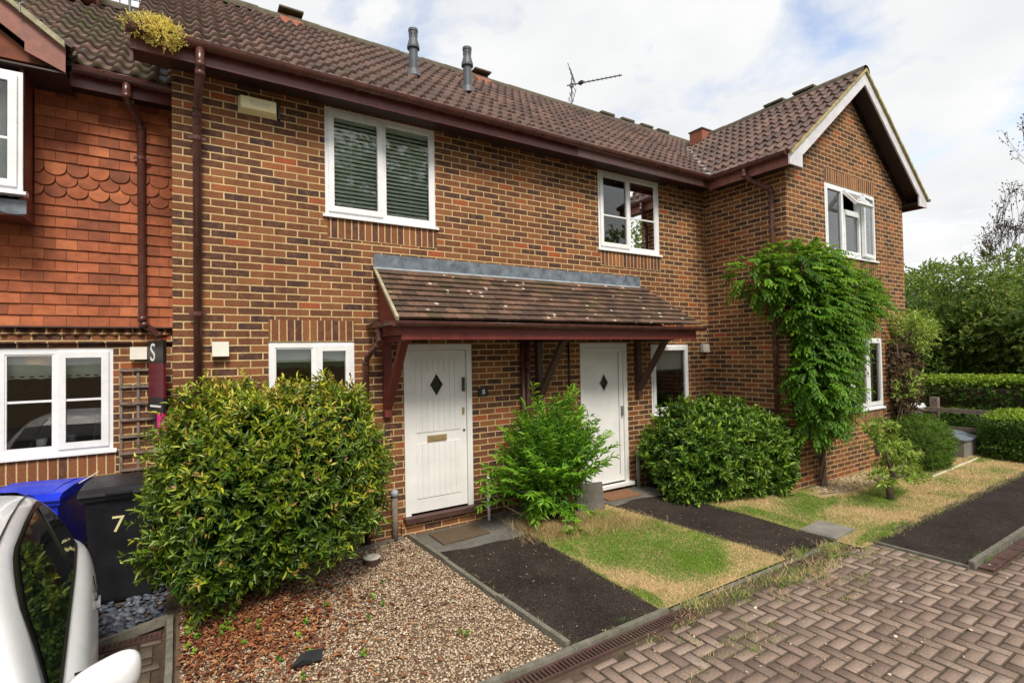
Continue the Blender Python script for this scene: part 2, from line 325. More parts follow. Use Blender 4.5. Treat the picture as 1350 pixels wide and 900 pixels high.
def big_mesh(name, V, Fc, tint, mat, parent=None, loc=(0, 0, 0), smooth=False):
    """V (N,3), Fc (M,k) uniform faces, tint (M,)"""
    L = root_loc(parent) if parent is not None else Vector(loc)
    me = bpy.data.meshes.new(name); V = np.asarray(V, np.float32)-np.array(L, np.float32); Fc = np.asarray(Fc, np.int32); k = Fc.shape[1]
    me.vertices.add(len(V)); me.vertices.foreach_set('co', V.ravel()); me.loops.add(Fc.size); me.loops.foreach_set('vertex_index', Fc.ravel())
    me.polygons.add(len(Fc)); me.polygons.foreach_set('loop_start', np.arange(0, Fc.size, k, dtype=np.int32)); me.polygons.foreach_set('loop_total', np.full(len(Fc), k, np.int32))
    if smooth: me.polygons.foreach_set('use_smooth', np.ones(len(Fc), bool))
    me.update(calc_edges=True); at = me.attributes.new('tint', 'FLOAT', 'FACE'); at.data.foreach_set('value', np.asarray(tint, np.float32))
    me.materials.append(MATS[mat]); o = bpy.data.objects.new(name, me); COL.objects.link(o)
    if parent is not None: o.parent = parent
    else: o.location = L
    return o
def norm(a): return a/np.maximum(np.linalg.norm(a, axis=-1, keepdims=True), 1e-9)
def leaves(P, D, L, Wd, T, fold=.25, droop=.15, up=None):
    """P base, D axis, L length, Wd width -> leaf blades of two folded quads"""
    n = len(P); D = norm(D)
    up = RNG.normal(size=(n, 3))*.5+np.array([0, 0, 1.]) if up is None else up
    S = norm(np.cross(D, up)); N = np.cross(S, D); L = np.broadcast_to(np.asarray(L, float), (n,))[:, None]; Wd = np.broadcast_to(np.asarray(Wd, float), (n,))[:, None]
    b = P; t = P+D*L-N*L*droop
    l1 = P+D*L*.33+S*Wd*.5+N*Wd*fold; r1 = P+D*L*.33-S*Wd*.5+N*Wd*fold
    l2 = P+D*L*.68+S*Wd*.38+N*(Wd*fold-L*droop*.4); r2 = P+D*L*.68-S*Wd*.38+N*(Wd*fold-L*droop*.4)
    V = np.stack([b, l1, l2, t, r2, r1], 1).reshape(-1, 3); i = np.arange(n)[:, None]*6
    Fc = np.concatenate([i+np.array([0, 3, 2, 1]), i+np.array([0, 5, 4, 3])], 0); return V, Fc, np.concatenate([T, T])
def merge(parts):
    V = []; Fc = []; T = []; k = 0
    for v, f, t in parts: V.append(v); Fc.append(f+k); T.append(t); k += len(v)
    return np.concatenate(V), np.concatenate(Fc), np.concatenate(T)
def lump(d, seed, amp=.12, fr=3.):
    r = np.random.default_rng(seed); a = np.zeros(len(d))
    for k in range(6):
        w = r.normal(size=3)*fr*(1+k*.35); a += np.sin(d@w+r.uniform(0, 6))/(1+k*.4)
    return 1+amp*a/2
def blob_shoots(c, rad, n, seed, power=2.6, amp=.1, inner=.72, zmin=None, fr=3.):
    r = np.random.default_rng(seed); d = norm(r.normal(size=(n, 3)))
    k = (np.abs(d)**power).sum(1)**(-1/power); R = k*lump(d, seed, amp, fr)*r.uniform(inner, 1, n)**.6
    P = np.array(c)+d*R[:, None]*np.array(rad)
    if zmin is not None: m = P[:, 2] > zmin; P = P[m]; d = d[m]
    return P, norm(d/np.array(rad))
def whorls(P, D, nl, L, Wd, shoot, seed, upb=.35, spread=1.1, tlo=0, thi=1, tipbright=.25, droop=.2, fold=.25):
    """clusters of leaves round short shoots; tint rises to the shoot tip"""
    r = np.random.default_rng(seed); n = len(P); D = norm(D+np.array([0, 0, upb])+r.normal(size=(n, 3))*.35); out = []
    sh = r.uniform(0, 1, n)
    for k in range(nl):
        f = (k+.5)/nl; a = k*2.4+r.uniform(0, 6, n); X = norm(np.cross(D, r.normal(size=(n, 3)))); Y = np.cross(D, X)
        side = X*np.cos(a)[:, None]+Y*np.sin(a)[:, None]; ax = norm(D*(.35+f*.8)+side*spread*(1.1-f*.5)+np.array([0, 0, .0]))
        base = P+D*(f*shoot)
        T = np.clip(tlo+(thi-tlo)*(sh*.55+f*tipbright+r.uniform(0, .3, n)), 0, 1)
        out.append(leaves(base, ax, L*r.uniform(.5, 1.25, n), Wd*r.uniform(.75, 1.15, n), T, fold, droop, up=D+r.normal(size=(n, 3))*.3))
    return merge(out)
def stems(name, base, targets, r0, mat, parent, seed=1, wig=.06):
    m_ = MB(); r = np.random.default_rng(seed)
    for t in targets:
        b = np.array(base, float)+np.array([r.normal()*.04, r.normal()*.04, 0]); t = np.array(t, float); path = []
        for k in range(6):
            f = k/5; p = b*(1-f)+t*f; p[:2] += r.normal(size=2)*wig*sin(pi*f); path.append(p)
        m_.tube([tuple(p) for p in path], [r0*(1-.8*k/5) for k in range(6)], 6)
    return m_.build(name, mat, parent, smooth=True)
def text_mesh(name, txt, size, mat, M, parent=None, ext=.002, label=None):
    cu = bpy.data.curves.new('t', 'FONT'); cu.body = txt; cu.size = size; cu.extrude = ext; cu.align_x = 'CENTER'; cu.align_y = 'CENTER'
    ob = bpy.data.objects.new('t', cu); COL.objects.link(ob); dg = bpy.context.evaluated_depsgraph_get(); dg.update()
    me = bpy.data.meshes.new_from_object(ob.evaluated_get(dg)); bpy.data.objects.remove(ob)
    L = root_loc(parent) if parent is not None else Vector((0, 0, 0)); me.transform(Matrix.Translation(-L) @ M)
    me.materials.clear(); me.materials.append(MATS[mat]); me.name = name
    o = bpy.data.objects.new(name, me); COL.objects.link(o)
    if parent is not None: o.parent = parent
    return o
def gz(x, y): return float(gza(x, y))
def gza(x, y): return np.where(np.asarray(x) > -.15, np.clip(.04*(np.asarray(y)+2.72), 0, .11), 0)
def sheet(name, poly, mat, dz, n=1, thick=.0, loc=None):
    """ground sheet following gz, polygon (x,y) quad subdivided"""
    mb = MB(); (a, b, c, d) = [Vector((*p, 0)) for p in poly]; N = 14
    for i in range(N):
        for j in range(N):
            q = []
            for (u, v) in ((i, j), (i+1, j), (i+1, j+1), (i, j+1)):
                u /= N; v /= N; p = (a*(1-u)+b*u)*(1-v)+(d*(1-u)+c*u)*v; q.append((p.x, p.y, gz(p.x, p.y)+dz))
            mb.face(q)
    if thick:
        e = [a, b, c, d]
        for k in range(4):
            p, q = e[k], e[(k+1) % 4]
            for i in range(N):
                u, w = p.lerp(q, i/N), p.lerp(q, (i+1)/N)
                mb.face([(u.x, u.y, gz(u.x, u.y)+dz), (w.x, w.y, gz(w.x, w.y)+dz), (w.x, w.y, gz(w.x, w.y)+dz-thick), (u.x, u.y, gz(u.x, u.y)+dz-thick)])
    return mb.build(name, mat, None, recalc=not thick)

# ------------------------------------------------------------------ ground
def flat(name, poly, z, mat, kind='structure'):
    o = MB().face([(x, y, z) for x, y in poly]).build(name, mat); o['kind'] = kind; return o
flat('ground', [(-400, -400), (400, -400), (400, 400), (-400, 400)], -.06, 'field')
# garden soil base follows the slight fall towards the road
struct(sheet('garden_soil', [(-.14, -2.72), (7.9, -2.72), (7.9, .05), (-.14, .05)], 'soil', -.02))
P8 = [(2.43, -2.66), (3.38, -2.66), (3.40, .0), (2.20, .0)]
def lerp_edge(a, b, y): t = (y-a[1])/(b[1]-a[1]); return a[0]+(b[0]-a[0])*t
def yq(p, q, r, s, y0, y1): # quad between two long edges p->s and q->r cut at y0..y1
    return [(lerp_edge(p, s, y0), y0), (lerp_edge(q, r, y0), y0), (lerp_edge(q, r, y1), y1), (lerp_edge(p, s, y1), y1)]
def wavy_sheet(name, p, q, r, s, y0, y1, mat, dz, wav=.03, seed=1):
    """path piece whose outer end (y0) is a hand-laid wavy edge"""
    rg = np.random.default_rng(seed); N = 24; mb = MB(); ph = rg.uniform(0, 6, 3)
    rows = []
    for i in range(N+1):
        u = i/N; yy0 = y0+wav*(sin(u*5+ph[0])+.5*sin(u*11+ph[1])); row = []
        for j in range(13):
            v = j/12; y = yy0*(1-v)+y1*v; xl = lerp_edge(p, s, y)+.012*sin(y*9+ph[0])+.008*sin(y*23+ph[2]); xr = lerp_edge(q, r, y)+.022*sin(y*7+ph[1])+.014*sin(y*19+ph[2])+.008*sin(y*47+ph[0]); x = xl*(1-u)+xr*u
            row.append((x, y, gz(x, y)+dz))
        rows.append(row)
    for i in range(N):
        for j in range(12): mb.face([rows[i][j], rows[i+1][j], rows[i+1][j+1], rows[i][j+1]])
    return struct(mb.build(name, mat))
wavy_sheet('tarmac_path', *P8, -2.66, -.6, 'tarmac', .012, .0, 1)
wavy_sheet('concrete_doorstep_path', *P8, -.70, .0, 'concrete_dark', .016, .035, 2)
P9 = [(5.30, -2.68), (6.22, -2.68), (5.94, .0), (4.80, .0)]
wavy_sheet('tarmac_path', *P9, -2.66, -.4, 'tarmac', .012, .0, 3)
wavy_sheet('concrete_doorstep_path', *P9, -.52, .0, 'concrete_dark', .016, .035, 4)
# lawns
struct(sheet('lawn_ground', [(3.40, -2.68), (5.28, -2.68), (4.85, -.2), (3.40, -.2)], 'turf', .004))
struct(sheet('lawn_ground', [(6.24, -2.98), (11.8, -2.98), (11.8, -1.43), (6.05, -.35)], 'turf', .004))
struct(sheet('lawn_ground', [(11.8, -2.98), (16, -2.98), (16, 3), (11.8, 3)], 'turf', .004))
flat('side_path', [(6.56, -3.78), (26, -3.78), (26, -2.98), (6.56, -2.98)], .012, 'tarmac')
flat('side_verge', [(6.5, -3.05), (12.3, -3.05), (12.3, -2.9), (6.5, -2.9)], .006, 'soil')
flat('paving_bed', [(-30, -16), (30, -16), (30, -2.68), (-30, -2.68)], -.014, 'soil')
flat('parking_bed', [(-9, -2.7), (-.1, -2.7), (-.1, -.6), (-9, -.6)], -.014, 'soil')
flat('slate_bed', [(-2.2, -.62), (-.1, -.62), (-.1, 1.0), (-2.2, 1.0)], -.008, 'soil')

fence = thing('board_fence', 'brown close boarded timber fence across the close, seen reflected in windows', 'fence', (-8, -15.8, 0))
_m = MB()
for k in range(170): _m.box(-25+.2*k, -25+.2*k+.19, -15.82+.006*(k % 2), -15.80, 0, 1.75+.01*(k % 3))
_m.build('boards', 'tan', fence)
for k in range(14): MB().box(-25+2.5*k, -24.9+2.5*k, -15.94, -15.83, 0, 1.8).build('post', 'wood_grey', fence)
# ---- block paving laid in herringbone
def herringbone(name, rects, mat, seed, L=.2, Wb=.1, skip=None, zoff=0.0):
    r = np.random.default_rng(seed); V = []; Fc = []; T = []; g = .007; ch = .006
    def block(x0, x1, y0, y1):
        t = r.uniform(); t = .14+t*.86; dz = r.uniform(-.002, .002)+zoff; a, b = r.uniform(-.0035, .0035, 2)
        j = r.uniform(-.0012, .0012, 4); x0 += g/2+j[0]; x1 -= g/2+j[1]; y0 += g/2+j[2]; y1 -= g/2+j[3]; i = len(V)
        for (x, y) in ((x0, y0), (x1, y0), (x1, y1), (x0, y1)): V.append((x, y, -.012+dz))
        for (sx, sy) in ((0, 0), (1, 0), (1, 1), (0, 1)):
            x = (x0+ch) if sx == 0 else x1-ch; y = (y0+ch) if sy == 0 else y1-ch; V.append((x, y, .0+dz+a*(sx-.5)+b*(sy-.5)))
        for q in ((4, 5, 6, 7), (0, 1, 5, 4), (1, 2, 6, 5), (2, 3, 7, 6), (3, 0, 4, 7)): Fc.append([i+k for k in q]); T.append(t if q[0] == 4 else 0.)
    for (X0, X1, Y0, Y1) in rects:
        # unit: horizontal block at (x,y), vertical block beside it; tile over diagonal lattice
        n = int((X1-X0+Y1-Y0)/Wb)+12
        for i in range(-n, n):
            for j in range(-n, n):
                bx = X0+(i+4*j)*Wb; by = Y0-i*Wb
                for (x0, x1, y0, y1) in ((bx, bx+L, by, by+Wb), (bx+L, bx+L+Wb, by, by+L)):
                    cx_, cy_ = (x0+x1)/2, (y0+y1)/2
                    if X0 <= cx_ <= X1 and Y0 <= cy_ <= Y1:
                        if skip and skip(cx_, cy_): continue
                        block(max(x0, X0), min(x1, X1), max(y0, Y0), min(y1, Y1))
    return struct(big_mesh(name, V, Fc, T, mat))
herringbone('block_paving', [(-3.6, 6.5, -6.6, -2.93), (6.5, 12.5, -6.6, -3.98)], 'paver', 5)
herringbone('block_paving', [(-2.6, -.15, -2.93, -.76)], 'old_paver', 6, .2, .1)
# drain channel at the foot of the gardens: slotted grating pieces
def drain(name, x0, x1, y0, y1, z, label):
    mb = MB(); mb.box(x0, x1, y0, y0+.018, z-.03, z+.004); mb.box(x0, x1, y1-.018, y1, z-.03, z+.004); mb.box(x0, x1, y0, y1, z-.04, z-.03)
    x = x0
    while x < x1: mb.box(x, x+.016, y0+.018, y1-.018, z-.028, z+.002); x += .034
    o = mb.build(name, 'drain_brown'); tag(o, label, 'drain grating'); return o
flat('courtyard_surface', [(-30, -16), (30, -16), (30, -6.62), (-30, -6.62)], -.004, 'slab')
drain('drain_channel', 1.05, 3.62, -2.88, -2.75, .004, 'long brown slotted drain channel between the tarmac path of door 8 and the block paving')
drain('drain_channel', -.62, -.16, -.74, -.63, .0, 'short slotted drain beside the slate chippings near the black bin')
# kerbs and edgings
def edging(name, pts, w, h0, h1, mat='edging', label='', seed=1, seglen=.9):
    mb = MB(); r = random.Random(seed)
    for (a, b) in zip(pts[:-1], pts[1:]):
        a = Vector((*a, 0)); b = Vector((*b, 0)); d = (b-a); n = max(1, round(d.length/seglen)); s = Vector((-d.y, d.x, 0)).normalized()*w/2
        for k in range(n):
            p = a+d*(k/n)+d.normalized()*.003; q = a+d*((k+1)/n)-d.normalized()*.003; e = r.uniform(-.006, .006); e2 = r.uniform(-.005, .005)
            zp, zq = gz(p.x, p.y), gz(q.x, q.y); c = .004
            lo = [(p-s)+Vector((0, 0, zp+h0)), (q-s)+Vector((0, 0, zq+h0)), (q+s)+Vector((0, 0, zq+h0)), (p+s)+Vector((0, 0, zp+h0))]
            s2 = s*.86; hi = [(p-s2)+Vector((e2, 0, zp+h1+e)), (q-s2)+Vector((0, 0, zq+h1+e2)), (q+s2)+Vector((0, 0, zq+h1+e2)), (p+s2)+Vector((e2, 0, zp+h1+e))]
            mb.face(hi)
            for i in range(4): mb.face([lo[i], lo[(i+1) % 4], hi[(i+1) % 4], hi[i]])
    return struct(mb.build(name, mat))
edging('path_kerb', [(2.405, -2.66), (2.175, .0)], .05, -.05, .035, seed=2)
edging('garden_kerb', [(-.05, -2.70), (2.42, -2.70)], .055, -.05, .022, seed=3)
edging('garden_kerb', [(2.42, -2.70), (3.44, -2.70)], .055, -.05, .026, seed=31)
edging('garden_kerb', [(3.5, -2.70), (6.3, -2.72), (6.5, -2.95)], .05, -.05, -.006, seed=32, seglen=.6)
edging('side_kerb', [(-.10, -.62), (-.09, -3.3)], .05, -.05, .03, seed=4)
edging('side_kerb', [(-.62, -.59), (-.12, -.59)], .05, -.05, .02, seed=41)
edging('pavement_kerb', [(6.56, -3.81), (25, -3.81)], .055, -.06, .055, seed=5, seglen=.915)
edging('path_end_kerb', [(6.54, -2.95), (6.54, -3.80)], .04, -.05, .012, seed=6)
edging('wall_foot_edging', [(1.3, -.13), (2.1, -.06)], .05, -.05, .03, seed=61)
edging('bed_edging', [(7.85, -1.72), (8.35, -1.86), (10.0, -1.82)], .03, -.05, .015, seed=7)
mbd = MB()
for k in range(28): 
    x = 6.62+k*.215; mbd.box(x, x+.205, -3.96, -3.85, -.03, .004+.002*(k % 3), (k*37 % 11)/14)
struct(mbd.build('channel_blocks', 'drain_brown'))
mbd = MB()
for k in range(5): mbd.box(5.35+k*.215, 5.55+k*.215, -2.88, -2.77, -.03, .002)
struct(mbd.build('channel_blocks', 'drain_brown'))

# ------------------------------------------------------------------ building helpers
def wall(name, axis, c, a0, a1, z0, z1, openings, parent, mat='brick', th=.3, inward=1, reveal_mat=None):
    """brick wall in plane axis=c, spanning a0..a1, with holes and full reveals; inward = sign of depth"""
    mb = MB(); A = sorted({a0, a1, *[o[0] for o in openings], *[o[1] for o in openings]}); Z = sorted({z0, z1, *[o[2] for o in openings], *[o[3] for o in openings]})
    def pt(a, z, d): return (a, c+d*inward, z) if axis == 'y' else (c+d*inward, a, z)
    for i in range(len(A)-1):
        for j in range(len(Z)-1):
            ca, cz = (A[i]+A[i+1])/2, (Z[j]+Z[j+1])/2
            if any(o[0] < ca < o[1] and o[2] < cz < o[3] for o in openings): continue
            for d in (0, th):
                mb.face([pt(A[i], Z[j], d), pt(A[i+1], Z[j], d), pt(A[i+1], Z[j+1], d), pt(A[i], Z[j+1], d)])
    for (o0, o1, p0, p1) in [(a0, a1, z0, z1)]+list(openings):
        for q in (((o0, p0), (o1, p0)), ((o1, p0), (o1, p1)), ((o1, p1), (o0, p1)), ((o0, p1), (o0, p0))):
            mb.face([pt(*q[0], 0), pt(*q[1], 0), pt(*q[1], th), pt(*q[0], th)])
    return mb.build(name, mat, parent)
def soldier(parent, x0, x1, z0, y, n=.004, h=.225):
    mb = MB(); a = lambda x, z: (x, z-z0+.0)
    mb.face([(x0, y-n, z0), (x1, y-n, z0), (x1, y-n, z0+h), (x0, y-n, z0+h)], [(x0, .004), (x1, .004), (x1, .221), (x0, .221)])
    mb.face([(x0, y-n, z0+h), (x1, y-n, z0+h), (x1, y, z0+h), (x0, y, z0+h)], [(x0, 0)]*4); mb.face([(x0, y, z0), (x1, y, z0), (x1, y-n, z0), (x0, y-n, z0)], [(x0, 0)]*4)
    return mb.build('soldier_course', 'soldier_brick', parent, recalc=False)
def ring(mb, x0, x1, z0, z1, y0, y1, w):
    mb.box(x0, x0+w, y0, y1, z0, z1); mb.box(x1-w, x1, y0, y1, z0, z1); mb.box(x0+w, x1-w, y0, y1, z0, z0+w); mb.box(x0+w, x1-w, y0, y1, z1-w, z1)
def window(parent, x0, x1, z0, z1, y, lights, fw=.058, sill=True, blind=None, extra=None):
    """lights: list of (xa, xb, kind, bars) fractions; kind 'fixed' or 'sash'"""
    f = MB(); ring(f, x0, x1, z0, z1, y-.012, y+.055, fw); Wd = x1-x0
    for (a, b, k, bars) in lights[:-1]: f.box(x0+b*Wd-.028, x0+b*Wd+.028, y-.010, y+.054, z0+fw, z1-fw)
    fr = f.build('window', 'upvc', parent, bevel=.004)
    for i, (a, b, k, bars) in enumerate(lights):
        xa = x0+fw if i == 0 else x0+a*Wd+.028; xb = x1-fw if i == len(lights)-1 else x0+b*Wd-.028; za, zb = z0+fw, z1-fw; yy = y+.012
        if k == 'sash':
            s = MB(); ring(s, xa-.022, xb+.022, za-.022, zb+.022, y-.032, y+.02, .06); s.build('sash', 'upvc', fr, bevel=.004)
            xa += .038; xb -= .038; za += .038; zb -= .038; yy = y-.006
            if i == 0: MB().box(xb+.004, xb+.012, y-.036, y-.03, (za+zb)/2-.05, (za+zb)/2+.05)
        else:
            s = MB(); ring(s, xa-.002, xb+.002, za-.002, zb+.002, y-.004, y+.03, .016); s.build('glazing_bead', 'upvc', fr)
        p = MB(); p.face([(xa, yy, za), (xb, yy, za), (xb, yy, zb), (xa, yy, zb)]); p.build('pane', 'glass', fr)
        if bars:
            g_ = MB(); zc = za+(zb-za)*(.5 if bars is True else bars); g_.box(xa, xb, yy-.008, yy+.008, zc-.011, zc+.011); g_.build('glazing_bar', 'upvc', fr)
    if sill:
        s = MB(); s.prism([(y-.055, z0-.035), (y+.05, z0-.035), (y+.05, z0+.004), (y-.012, z0+.004), (y-.055, z0-.012)], 'x', x0-.03, x1+.03); s.build('sill', 'upvc', fr)
    return fr
def slats(parent, x0, x1, z0, z1, y, mat='blind', pitch=.046, cords=True):
    mb = MB(); z = z0
    while z < z1:
        mb.face([(x0, y-.016, z-.019), (x1, y-.016, z-.019), (x1, y+.013, z+.019), (x0, y+.013, z+.019)]); z += pitch
    if cords:
        for f in (.2, .5, .8): mb.box(x0+(x1-x0)*f, x0+(x1-x0)*f+.004, y-.016, y-.013, z0, z1)
    mb.box(x0, x1, y-.02, y+.02, z1-.01, z1+.03); return mb.build('blind', mat, parent)
def curtain(parent, x0, x1, z0, z1, y, mat='fabric', waves=6, name='curtain', amp=.025):
    mb = MB(); n = waves*8
    P = [(x0+(x1-x0)*i/n, y+amp*sin(2*pi*waves*i/n)) for i in range(n+1)]
    for i in range(n): mb.face([(*P[i], z0), (*P[i+1], z0), (*P[i+1], z1), (*P[i], z1)])
    return mb.build(name, mat, parent, smooth=True)
def room(parent, x0, x1, y0, y1, z0, z1, mat='interior'):
    mb = MB(); P = lambda a, b, c: (a, b, c)
    mb.face([(x0, y1, z0), (x1, y1, z0), (x1, y1, z1), (x0, y1, z1)]); mb.face([(x0, y0, z0), (x0, y1, z0), (x0, y1, z1), (x0, y0, z1)]); mb.face([(x1, y0, z0), (x1, y1, z0), (x1, y1, z1), (x1, y0, z1)])
    mb.face([(x0, y0, z0), (x1, y0, z0), (x1, y1, z0), (x0, y1, z0)]); mb.face([(x0, y0, z1), (x1, y0, z1), (x1, y1, z1), (x0, y1, z1)])
    return mb.build('interior_walls', mat, parent)
def pantiles(name, O, ex, es, Wd, Ln, parent, mat='roof_tile', pitch=.15, gauge=.30, seed=1):
    O, ex, es = Vector(O), Vector(ex).normalized(), Vector(es).normalized(); en = ex.cross(es)
    if en.z < 0: en = -en
    r = np.random.default_rng(seed); O, ex, es, en = (np.array(q) for q in (O, ex, es, en))
    per = 10; nx = int(Wd/pitch*per)+1; xs = np.arange(nx+1)*pitch/per; xs = np.minimum(xs, Wd); ph = (xs/pitch) % 1.0
    prof = .044*np.where(ph < .56, np.sin(pi*np.clip(ph/.56, 0, 1))**.8, -.22*np.sin(pi*np.clip((ph-.56)/.44, 0, 1)))
    V = []; Fc = []; T = []; nc = int(math.ceil(Ln/gauge)); tile = np.floor(xs/(pitch*2)).astype(int)
    for j in range(nc):
        s0 = j*gauge; s1 = min(s0+gauge+.02, Ln); jit = r.uniform(-.003, .003, tile.max()+2); js = r.uniform(-.006, .006, tile.max()+2)
        tn = r.beta(2, 2, tile.max()+2); base = len(V)
        rows = [(s0, -.004), (s0, .040), (s0+.006, .045), (s0+(s1-s0)*.5, .02), (s1, .004)]
        for (s_, h) in rows:
            for i in range(nx+1):
                q = O+ex*xs[i]+es*(s_+js[tile[i]]+(.004*math.sin(s_*40+i) if False else 0))+en*(prof[i]*(1 if h > 0 else .9)+h+jit[tile[i]]); V.append(q)
        for k in range(len(rows)-1):
            for i in range(nx):
                a = base+k*(nx+1)+i; Fc.append((a, a+1, a+nx+2, a+nx+1)); T.append(tn[tile[i]])
    o = big_mesh(name, V, Fc, T, mat, parent, smooth=False); return o
def ridge(name, a, b, r, parent, mat='ridge', seg=.45, seed=2):
    mb = MB(); a = Vector(a); b = Vector(b); d = b-a; n = max(1, round(d.length/seg)); rd = random.Random(seed)
    for k in range(n):
        p = a+d*(k/n); q = a+d*((k+1)/n)+d.normalized()*.02; dz = Vector((0, 0, rd.uniform(-.006, .006)))
        mb.tube([p+dz, q+dz], r*rd.uniform(.97, 1.05), 10, False, -.2, pi+.2)
    return mb.build(name, mat, parent, smooth=True)
def plain_tiles(name, O, ex, es, Wd, Ln, parent, mat, gauge=.1, tw=.165, seed=3, th=.013, clip=None, scallop=(), clipr=None):
    O, ex, es = Vector(O), Vector(ex).normalized(), Vector(es).normalized(); en = ex.cross(es)
    if (en.z < -.1) or (abs(en.z) < .1 and en.y > 0): en = -en
    mb = MB(); r = random.Random(seed); n = int(Ln/gauge+.5)
    for j in range(n):
        off = (j % 2)*tw/2; i = -1
        xl, xr = (clip(j*gauge) if clip else (0, Wd))
        while i*tw+off < xr:
            x0 = max(xl, i*tw+off)+.0015; x1 = min(xr, (i+1)*tw+off)-.0015; i += 1
            if x1-x0 < .015: continue
            s0 = j*gauge; s1 = s0+gauge+.02; lift = th*1.6+r.uniform(-.0015, .0035); sk = r.uniform(-.002, .002)
            def P(x, s_, h): return O+ex*x+es*(s_+sk)+en*h
            t = r.betavariate(2, 2)
            if j in scallop:
                cxx = (x0+x1)/2; R = (x1-x0)/2; arc = [P(cxx+R*cos(pi+pi*k/8), s0+R*.85+R*.85*sin(pi+pi*k/8)-.0, lift) for k in range(9)]
                sh = .03; low = [Vector(p)-es*sh for p in arc]; arc = low; top = [P(x1, s1, .003), P(x0, s1, .003)]
                mb.face(arc+top, None, t); 
                for k in range(8): mb.face([arc[k], arc[k+1], arc[k+1]-en*th*1.5, arc[k]-en*th*1.5], None, t*.5)
            else:
                a, b, c, d = P(x0, s0, lift), P(x1, s0, lift+r.uniform(-.001, .001)), P(x1, s1, .003), P(x0, s1, .003)
                mb.face([a, b, c, d], None, t); mb.face([a-en*th*1.5, b-en*th*1.5, b, a], None, t); mb.face([a-en*th*1.5, a, d, d-en*.003], None, t); mb.face([b, b-en*th*1.5, c-en*.003, c], None, t)
    return mb.build(name, mat, parent, recalc=False)
def gutter(name, a, b, r, parent, brackets=.9, mat='gutter', ends=True):
    mb = MB(); a, b = Vector(a), Vector(b); mb.tube([a, b], r, 12, False, pi, 2*pi); mb.tube([a, b], r*.93, 12, False, pi, 2*pi)
    d = (b-a).normalized(); sd_ = Vector((-d.y, d.x, 0))
    for s_ in (-1, 1): mb.tube([a+sd_*s_*r*.97, b+sd_*s_*r*.97], .005, 6)
    if ends:
        for p in (a, b): mb.tube([p-d*.008, p+d*.008], r*1.08, 12, False, pi, 2*pi)
        for p, s_ in ((a, 1), (b, -1)): 
            c = [p+Vector((0, 0, 0))+sd_*cos(t)*r+Vector((0, 0, 1))*sin(t)*r for t in [pi+pi*k/10 for k in range(11)]]; mb.face(c)
    L = (b-a).length; k = brackets*.6
    while k < L-.1:
        mb.tube([a+d*(k-.014), a+d*(k+.014)], r*1.09, 12, False, pi-.05, 2*pi+.05); k += brackets
    return mb.build(name, mat, parent, smooth=True)
def downpipe(name, path, r, parent, clips=(), mat='gutter', wall_dir=(0, 1, 0)):
    mb = MB(); mb.tube(path, r, 12)
    for p in path[1:-1]: p = Vector(p); mb.tube([p-Vector((0, 0, .028)), p+Vector((0, 0, .028))], r*1.12, 12)
    o = mb.build(name, mat, parent, smooth=True)
    for (x, y, z) in clips:
        c = MB(); c.tube([(x, y, z-.018), (x, y, z+.018)], r*1.16, 12)
        if abs(wall_dir[1]): c.box(x-r*1.9, x+r*1.9, y-.006, y+.012, z-.014, z+.014); 
        else: c.box(x-.006, x+.012, y-r*1.9, y+r*1.9, z-.014, z+.014)
        c.build('pipe_clip', mat, o)
    return o
T38 = math.tan(radians(38)); C38, S38 = cos(radians(38)), sin(radians(38))
RID = 7.24

# ------------------------------------------------------------------ houses 8 and 9
h8 = thing('terraced_house', 'brick terraced house with a white panelled door numbered 8 and blinds upstairs', 'house', (1.9, 0, 0), 'terraced houses of the row')
h9 = thing('terraced_house', 'brick house between number 8 and the gabled house, with a plain white door', 'house', (5.8, 0, 0), 'terraced houses of the row')
h10 = thing('terraced_house', 'gable fronted brick house with white bargeboards and a climber on its corner', 'house', (9.7, -1.4, 0), 'terraced houses of the row')
h7 = thing('terraced_house', 'set back house with orange hung tiles upstairs, leftmost of the row', 'house', (-1.9, .98, 0), 'terraced houses of the row')
W1 = (1.292, 2.582, 3.736, 4.9125); W2 = (5.214, 6.523, 3.736, 4.9125); G8 = (.723, 1.586, 1.117, 2.351); G9 = (6.26, 7.16, 1.18, 2.29)
D8 = (2.150, 3.036, .326, 2.318); D9 = (4.798, 5.714, .224, 2.318)
XC, XP, XI, XR, YG = -.09, 3.9, 7.70, 11.7514, -1.4273
WT = 4.95
wall('brick_wall', 'y', 0, XC, XP, -.3, WT, [W1, G8, D8], h8); wall('brick_wall', 'x', XC, .3, 5.1, -.3, WT, [], h8, inward=1, th=.25)
wall('brick_wall', 'y', 5.4, XC, XP, -.3, WT, [], h8, inward=-1)
wall('brick_wall', 'y', 0, XP, XI, -.3, WT, [W2, G9, D9], h9); wall('brick_wall', 'y', 5.4, XP, XI, -.3, WT, [], h9, inward=-1)
for (w, p) in ((W1, h8), (W2, h9)): soldier(p, w[0]+.02, w[1]+.01, w[2]-.035-.225, 0)
soldier(h8, G8[0], G8[1]+.0, G8[3]+.004, 0)
soldier(h8, G8[0], G8[1], G8[2]-.26, 0)
soldier(h9, G9[0], G9[1], G9[2]-.26, 0)
room(h8, .0, 3.85, .32, 3.2, 2.75, 4.93, 'interior_pale'); room(h8, .0, 3.85, .32, 3.2, .15, 2.7)
room(h9, 3.95, 7.65, .32, 3.2, 2.75, 4.93, 'interior_pale'); room(h9, 3.95, 7.65, .32, 3.2, .15, 2.7)
for (x0, x1, hh) in ((-.38, XP, h8), (XP, 7.62, h9)):
    MB().box(x0, x1, -.35, -.332, 4.86, 4.99).build('fascia', 'fascia', hh)
    MB().box(x0, x1, -.331, .0, 4.925, 4.935).build('soffit', 'soffit', hh)
